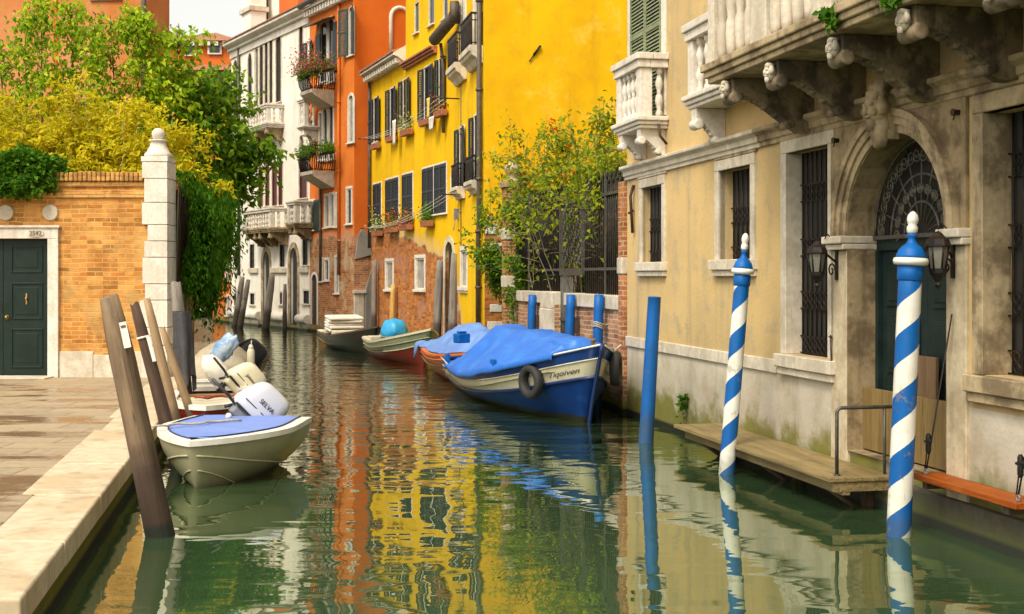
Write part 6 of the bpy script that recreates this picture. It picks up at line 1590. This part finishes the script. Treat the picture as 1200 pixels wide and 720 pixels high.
cloth_piece(Y1, 505.5, 137, .55, .35, 'white_cloth', 'white linen bundled over the fourth window box')
for (p0, p1, lab) in (((425, 163), (517, 115), 'clothes lines strung below the upper windows of yellow house'), ((428, 268), (522, 228), 'clothes lines strung across the lower windows of yellow house')):
    o = empty('clothes_line', M=Y1.M, label=lab, cat='clothes line', group='clothes lines on the yellow house')
    a = Y1.sz(*p0, .6); b_ = Y1.sz(*p1, .6); m = MB()
    for q in range(3):
        m.tube([(a[0] + (b_[0] - a[0]) * t / 10, -.35 - .15 * q, a[1] + (b_[1] - a[1]) * t / 10 - .18 * math.sin(PI * t / 10)) for t in range(11)], .006, 4)
    m.build('line', M['white_paint'], o)
    m = MB()
    for e_ in (a, b_): m.tube([(e_[0], 0, e_[1]), (e_[0], -.75, e_[1])], .018, 6)
    m.build('arm', M['iron'], o)
# ------------------------------------------------------------------ plants
def tree_stems(name, o, base, height, lean, nb, seed, r0, mat='bark', spread=.5, k0=.25, up=.9):
    rr = random.Random(seed); m = MB(); tips = []
    tr = []; n = 10
    for i in range(n + 1):
        t = i / n; tr.append(Vector((lean[0] * t ** 1.4 + .06 * height * .1 * math.sin(t * 5 + seed), lean[1] * t ** 1.4 + .03 * height * .1 * math.cos(t * 4 + seed), height * t)))
    m.tube(tr, [r0 * (1 - .85 * i / n) for i in range(n + 1)], 7)
    tips.append((tr[-3:], .5))
    for b in range(nb):
        t = k0 + (1 - k0) * (b + rr.random()) / nb; t = min(.96, t); i = t * n; p = tr[int(i)].lerp(tr[min(n, int(i) + 1)], i % 1)
        a = b * 2.4 + rr.random(); ln = spread * (1.15 - .75 * t) * rr.uniform(.7, 1.2)
        d = Vector((math.cos(a), math.sin(a), up * rr.uniform(.6, 1.2))); pts = []
        for q in range(6):
            s = q / 5; pts.append(p + d * ln * s + Vector((0, 0, -.25 * ln * s * s)))
        m.tube(pts, [r0 * .32 * (1 - t * .5) * (1 - .8 * q / 5) for q in range(6)], 5)
        tips.append((pts[1:], 1))
    m.build(name, M[mat], o)
    return tr, tips
def leaves_on(o, tips, n, mat, lmin, lmax, jitter, droop=.5, wr=.55, name='crown', zcut=None):
    P = []; D = []
    per = max(1, n // len(tips))
    for pts, w_ in tips:
        for _ in range(int(per * (w_ if w_ else 1))):
            s = random.random() * (len(pts) - 1); i = int(s); p = pts[i].lerp(pts[min(i + 1, len(pts) - 1)], s - i)
            P.append(p + Vector((random.gauss(0, jitter), random.gauss(0, jitter), random.gauss(0, jitter))))
            if zcut and P[-1].z < zcut + random.gauss(0, .25) and random.random() > .12: P.pop(); continue
            d = Vector((random.gauss(0, 1), random.gauss(0, 1), random.gauss(-droop, .5))); D.append(d)
    n = len(P); L = RNG.uniform(lmin, lmax, n); N = rvec(n) * .8; N[:, 2] = np.abs(N[:, 2]) + .7; N[:, 1] -= .7
    return leafmesh(name, M[mat], [tuple(p) for p in P], [tuple(d) for d in D], N, L, L * wr, o)

YG = 'young trees growing behind the brick wall'
for (px, py, Y, seed, nl, sp, lab) in ((30, 20, 24.6, 1, 700, .75, 'slender young tree at the far left before the peach house'), (46, -4, 24.2, 2, 900, .75, 'tall young tree second from the left, its tip above the frame'), (80, 3, 24.8, 3, 1100, .85, 'full young tree in the middle of the peach house front'),
                                (128, 18, 25.2, 4, 900, .8, 'young tree right of the plaster seam of the peach house'), (108, 32, 24.4, 12, 700, .7, 'shorter young tree between two taller ones'), (166, 10, 25.0, 5, 2000, .85, 'dark leafy young tree at the right edge of the peach house'), (2, 48, 24.2, 6, 600, .8, 'young tree cut by the left picture edge')):
    tp = at(px, py, Y); o = empty('young_tree', (tp.x + .2, Y, .45), label=lab, cat='tree', group=YG)
    tr, tips = tree_stems('trunk', o, None, tp.z - .45, (-.2, 0), 26, seed, .045, spread=sp, k0=.35, up=1.1)
    leaves_on(o, tips, int(nl * 1.7), 'sapling_leaf', .075, .145, .10, .9, .6)

BGp = 'yellow bamboo clumps behind the brick wall'
def bamboo(px, py_top, Y, w_, seed, n, lab):
    tp = at(px, py_top, Y); H = tp.z - .45
    o = empty('bamboo', (tp.x, Y, .45), label=lab, cat='bamboo', group=BGp)
    rr = random.Random(seed); m = MB(); sprays = []
    for q in range(26):
        a = rr.random() * 2 * PI; r_ = w_ * .6 * math.sqrt(rr.random()); bx, by = r_ * math.cos(a), r_ * .45 * math.sin(a); h = H * rr.uniform(.6, 1.0) * (1 - .3 * (r_ / (w_ * .6)) ** 2)
        ox, oy = math.cos(a) * w_ * .75 * rr.random(), math.sin(a) * w_ * .4 * rr.random()
        pts = [Vector((bx + ox * (t / 7) ** 2, by + oy * (t / 7) ** 2, h * t / 7 - .12 * h * max(0, t / 7 - .7) ** 2 * 3)) for t in range(8)]
        m.tube(pts, [.012 * (1 - .7 * t / 7) for t in range(8)], 5)
        for k in range(18):
            t = rr.uniform(.35, 1.0) * 7; i = min(6, int(t)); p = pts[i].lerp(pts[i + 1], t - i)
            d = Vector((rr.gauss(0, 1), rr.gauss(0, 1), rr.uniform(.1, .9))).normalized() * rr.uniform(.25, .65)
            sprays.append((p, d))
    m.build('stems', M['dry_stem'], o)
    S = np.array([tuple(p) for p, d in sprays]); Dd = np.array([tuple(d) for p, d in sprays]); idx = RNG.integers(0, len(S), n); t = RNG.random((n, 1)) ** .7
    P = S[idx] + Dd[idx] * t + RNG.normal(0, .05, (n, 3)); P[:, 2] -= .25 * (t[:, 0] ** 2) * .5
    keep = P[:, 2] > 2.95 + .3 * RNG.random(len(P)); P = P[keep]; idx = idx[keep]; n = len(P)
    D = Dd[idx] / np.linalg.norm(Dd[idx], axis=1, keepdims=True) * .7 + RNG.normal(0, .65, (n, 3)); D[:, 2] -= .3
    L = RNG.uniform(.07, .15, n); leafmesh('foliage', M['bamboo_leaf'], P, D, rvec(n) * .8 + np.array([[-.1, -.7, .8]]), L * .95, L * .42, o)
for i, (px, py, Y, w_, n, lab) in enumerate(((5, 108, 22.5, 1.0, 11000, 'yellow bamboo at the left picture edge above the ivy'), (50, 98, 22.6, 1.0, 11000, 'yellow bamboo above the right end of the ivy'), (93, 70, 23.0, 1.1, 11000, 'tallest yellow bamboo clump before the peach house'),
                                       (122, 92, 22.4, 1.0, 12000, 'yellow bamboo directly above the middle of the wall coping'), (160, 112, 22.3, .9, 12000, 'yellow bamboo behind the ball finial pillar'), (190, 122, 22.4, .95, 11000, 'yellow bamboo overhanging to the right of the pillar'), (20, 150, 22.0, 1.0, 9000, 'low yellow bamboo directly behind the ivy mound'), (88, 140, 22.0, 1.1, 10000, 'low yellow bamboo filling the middle behind the coping'))):
    bamboo(px, py - 22, Y, w_, 20 + i, int(n * 1.5), lab)

# larger trees leaning over the canal
TG = 'leafy trees overhanging the canal'
for (px, py, Y, dx, seed, nb, sp, nl, mt, lab) in ((212, 40, 25.5, .5, 7, 44, 1.2, 1500, 'sapling_leaf', 'bright green tree rising before the distant tiled roof'), (234, 92, 26.2, 1.1, 8, 52, 1.15, 2100, 'tree_leaf', 'darker green tree leaning out before the white palazzo'), (262, 80, 27.0, 1.3, 9, 44, 1.15, 1300, 'tree_leaf', 'loose branchy tree farthest over the water, reaching the palazzo balconies'), (216, 150, 25.6, .8, 10, 40, 1.2, 2600, 'tree_leaf', 'low dense green tree above the hanging vine')):
    tp = at(px, py, Y); o = empty('leaning_tree', (tp.x - dx, Y, .6), label=lab, cat='tree', group=TG)
    tr, tips = tree_stems('trunk', o, None, tp.z - .6, (dx, 0), nb, seed, .09, spread=sp, k0=.32, up=.7)
    leaves_on(o, tips, nl, mt, .10, .19, .13, .8, .65)
# outer twigs that reach far over the canal
o = empty('overhanging_branch', at(228, 250, 26.3), label='thin drooping branches reaching over the canal towards the white balconies', cat='branch', group='loose branches over the canal')
m = MB(); tips = []
for (tx, ty) in ((325, 185), (318, 170), (300, 118), (288, 150), (310, 215), (326, 182), (296, 235), (280, 210), (272, 108), (300, 190), (262, 95), (285, 180)):
    e_ = at(tx, ty, 27.0 + random.uniform(-.5, 1)) - at(228, 250, 26.3); pts = [e_ * (q / 7) + Vector((0, 0, .5 * math.sin(PI * q / 7))) for q in range(8)]
    m.tube(pts, [.02 * (1 - .8 * q / 7) for q in range(8)], 5); tips.append((pts[3:], 1))
m.build('twigs', M['bark'], o); leaves_on(o, tips, 1700, 'tree_leaf', .13, .22, .14, .7, .6, 'leaves')

# hanging vine curtain over the canal wall
VN = empty('hanging_vine', M=B2.M, label='dark green vine hanging as a curtain over the canal wall beside the pillar', cat='vine')
n = 30000
x = RNG.uniform(-.05, B2.L + .1, n); tt = RNG.random(n) ** .8; xf = x / B2.L
bulge = .22 + .36 * np.clip(xf, 0, 1) + .14 * np.sin(x * 2.2) ** 2
zt = 3.55 + .75 * np.clip(xf, 0, 1) + .2 * np.sin(x * 3.1); zb = 1.75 + .35 * np.sin(x * 5.3) + .25 * np.sin(x * 11) + .5 * np.clip(xf, 0, 1)
z = zt - (zt - zb) * tt
y = -(.10 + bulge * np.sqrt(np.clip(np.sin(PI * (.12 + .8 * tt)), 0, 1))) * RNG.uniform(.75, 1.0, n) + .5 * np.clip(1 - tt * 12, 0, 1)
stripe = np.sin(x * 26 + np.sin(z * 1.3) * 1.2); y += .07 * stripe
loose = RNG.random(n) < .22
y -= np.where(loose, np.abs(RNG.normal(0, .16, n)), 0); z -= np.where(loose, np.abs(RNG.normal(0, .28, n)) * tt, 0); z += .12 * np.sin(x * 9 + y * 7) * (1 - tt)
y -= .14 * np.sin(z * 2.6 + x * 1.9) * np.sin(x * 3.7)
D = np.column_stack([RNG.normal(0, .45, n), RNG.normal(-.35, .35, n), RNG.normal(-1, .3, n)])
L = RNG.uniform(.06, .13, n); leafmesh('foliage', M['vine_leaf'], np.column_stack([x, y, z]), D, np.column_stack([RNG.normal(0, .3, n), -np.ones(n), RNG.normal(.9, .3, n)]), L, L * .55, VN)
m = MB()
for q in range(24):
    xx = B2.L * random.random() - .3; m.tube([(xx, .1, 3.6), (xx + .05, -.08, 3.5), (xx + .02, -.06, 2.8), (xx + random.uniform(-.1, .1), -.05, 1.9)], .012, 5)
m.build('stems', M['bark'], VN)

# ivy mound on the coping at the left
IV = empty('ivy', (at(15, 205, 20.4).x, 20.45, bz(202)), label='rounded mound of glossy green ivy spilling over the brick coping', cat='ivy')
n = 9000; d = rvec(n); sh = 1 + .22 * np.sin(d[:, 0] * 7) * np.cos(d[:, 2] * 6) + .1 * np.sin(d[:, 0] * 15 + d[:, 1] * 9)
rad = (RNG.random(n) ** .25)
P = d * np.array([[.82, .42, .36]]) * (sh * rad)[:, None]; P[:, 2] += -.02 - .16 * (np.abs(P[:, 0]) < .6) * (P[:, 1] < -.25); P[:, 0] -= .02
P = P[(P[:, 2] > -.42)]; n = len(P)
L = RNG.uniform(.05, .09, n); DD = P / np.linalg.norm(P, axis=1, keepdims=True) + RNG.normal(0, .6, (n, 3)); DD[:, 2] -= .4
leafmesh('foliage', M['ivy_leaf'], P, DD, P + RNG.normal(0, .2, (n, 3)), L, L * .75, IV)
m = MB()
for q in range(12): a = random.uniform(-.7, .7); m.tube([(a, .1, -.05), (a + .05, -.1, .12), (a + .1, -.2, .0), (a + .1, -.22, -.1)], .008, 5)
m.build('stems', M['bark'], IV)

# climbers with orange trumpets along the garden fence
CG = 'flowering climbers on the iron fence'
def climber(px, py_lo, py_hi, Y, w_, n, nf, seed, lab, back=.0, flow=True, mt='climber_leaf'):
    rr = random.Random(seed); lo = at(px, py_lo, Y); hi = at(px, py_hi, Y); H = hi.z - .75
    o = empty('climber', (lo.x, Y, .75), label=lab, cat='climbing plant', group=CG)
    m = MB(); tips = []
    for q in range(16):
        ox = rr.gauss(0, w_ * .35); h = H * rr.uniform(.55, 1.02)
        ph = rr.random() * 6
        pts = [Vector((ox * .4 + (ox * 1.1) * (t / 9) + .07 * math.sin(t * 1.3 + ph), rr.uniform(-.05, .05) + .25 * math.sin(t * .6 + ph) - .25 * (t / 9) ** 2, h * t / 9 - .2 * max(0, t / 9 - .75) * h * .4)) for t in range(10)]
        m.tube(pts, [.015 * (1 - .8 * t / 9) for t in range(10)], 5); tips.append((pts[(2 if mt == 'pot_leaf' else 5):], 1))
        for k in range(6):
            i = rr.randint(4, 8); p = pts[i]; d = Vector((rr.gauss(0, .6), rr.gauss(-.25, .35), rr.uniform(.0, .9))) * rr.uniform(.3, .75)
            b = [p + d * (s / 4) + Vector((0, 0, -.12 * (s / 4) ** 2)) for s in range(5)]; m.tube(b, [.008 * (1 - .7 * s / 4) for s in range(5)], 4); tips.append((b, .6))
    m.build('stems', M['bark' if seed != 3 else 'dry_stem'], o)
    leaves_on(o, tips, int(n * 2.4), mt, .07, .14, .10, .5, .55, 'foliage', None if mt == 'pot_leaf' else 2.35)
    if flow:
        P = []; 
        for _ in range(nf):
            pts, _w = rr.choice(tips)
            if pts[-1].z < 2.7: continue
            c = pts[-1] + Vector((rr.gauss(0, .05), rr.gauss(-.06, .05), rr.gauss(.02, .05)))
            for k in range(9): P.append(c + Vector((rr.gauss(0, .035), rr.gauss(0, .035), rr.gauss(0, .03))))
        k = len(P); leafmesh('flowers', M['trumpet'], [tuple(p) for p in P], rvec(k), rvec(k), RNG.uniform(.06, .10, k), RNG.uniform(.035, .06, k), o)
for a in ((612, 338, 165, 27.6, .6, 1300, 4, 1, 'leafy climber around the brick pier nearest the yellow house'), (628, 338, 135, 26.3, 1.0, 1700, 6, 2, 'orange-flowering climber left of the iron gate'), (655, 338, 140, 25.0, 1.1, 1900, 5, 3, 'orange-flowering climber rising behind the iron gate'),
          (682, 338, 120, 23.4, 1.0, 1700, 4, 4, 'tall climber right of the gate with yellowing leaves'), (706, 338, 108, 22.0, .9, 1500, 3, 5, 'tallest climber reaching high beside the tan palazzo'), (721, 338, 165, 20.9, .55, 1500, 2, 6, 'dense climber against the brick corner of the tan palazzo')):
    climber(*a)
for a in ((640, 338, 225, 28.4, 2.4, 7000, 0, 11, 'dark garden shrub filling the left half behind the fence'), (695, 338, 205, 26.2, 2.2, 7000, 0, 12, 'dark garden shrub filling the right half behind the fence')):
    climber(*a, flow=False, mt='pot_leaf')
# hanging weeds and tufts
def tuft(P0, n, size, down, mat, lab, name='weed'):
    o = empty(name, P0, label=lab, cat='weed', group='weeds growing from the masonry')
    P = RNG.normal(0, size, (n, 3)); P[:, 2] = -np.abs(RNG.normal(0, down, n)) + size; P[:, :2] *= .6
    L = RNG.uniform(.04, .09, n); leafmesh('leaves', M[mat], P, rvec(n), rvec(n), L, L * .6, o)
    m = MB()
    for q in range(4): m.tube([(0, 0, .02), (random.gauss(0, size * .5), random.gauss(0, size * .4), -down * .7)], .006, 4)
    m.build('stems', M['bark'], o)
tuft(GW.W(gx(602), -.12, 1.66), 160, .09, .25, 'pot_leaf', 'green weed tuft over the left end of the white coping')
tuft(GW.W(gx(607), -.1, 1.66), 260, .08, .65, 'pot_leaf', 'long trailing weed hanging down the brick garden wall')
tuft(T.W(T.sz(979, 22, .95)[0], -1.0, T.sz(979, 22, .95)[1]), 120, .05, .05, 'ivy_leaf', 'small green tuft on the underside edge of the big stone balcony')
tuft(T.W(T.sz(1052, 3, .95)[0], -1.0, T.sz(1052, 3, .95)[1]), 80, .05, .04, 'ivy_leaf', 'small green tuft at the balcony edge near the top of the picture')
tuft(T.W(T.sz(806, 475)[0], -.05, T.sz(806, 470)[1]), 90, .05, .12, 'ivy_leaf', 'little weed rooted in the pale plaster above the landing stage')
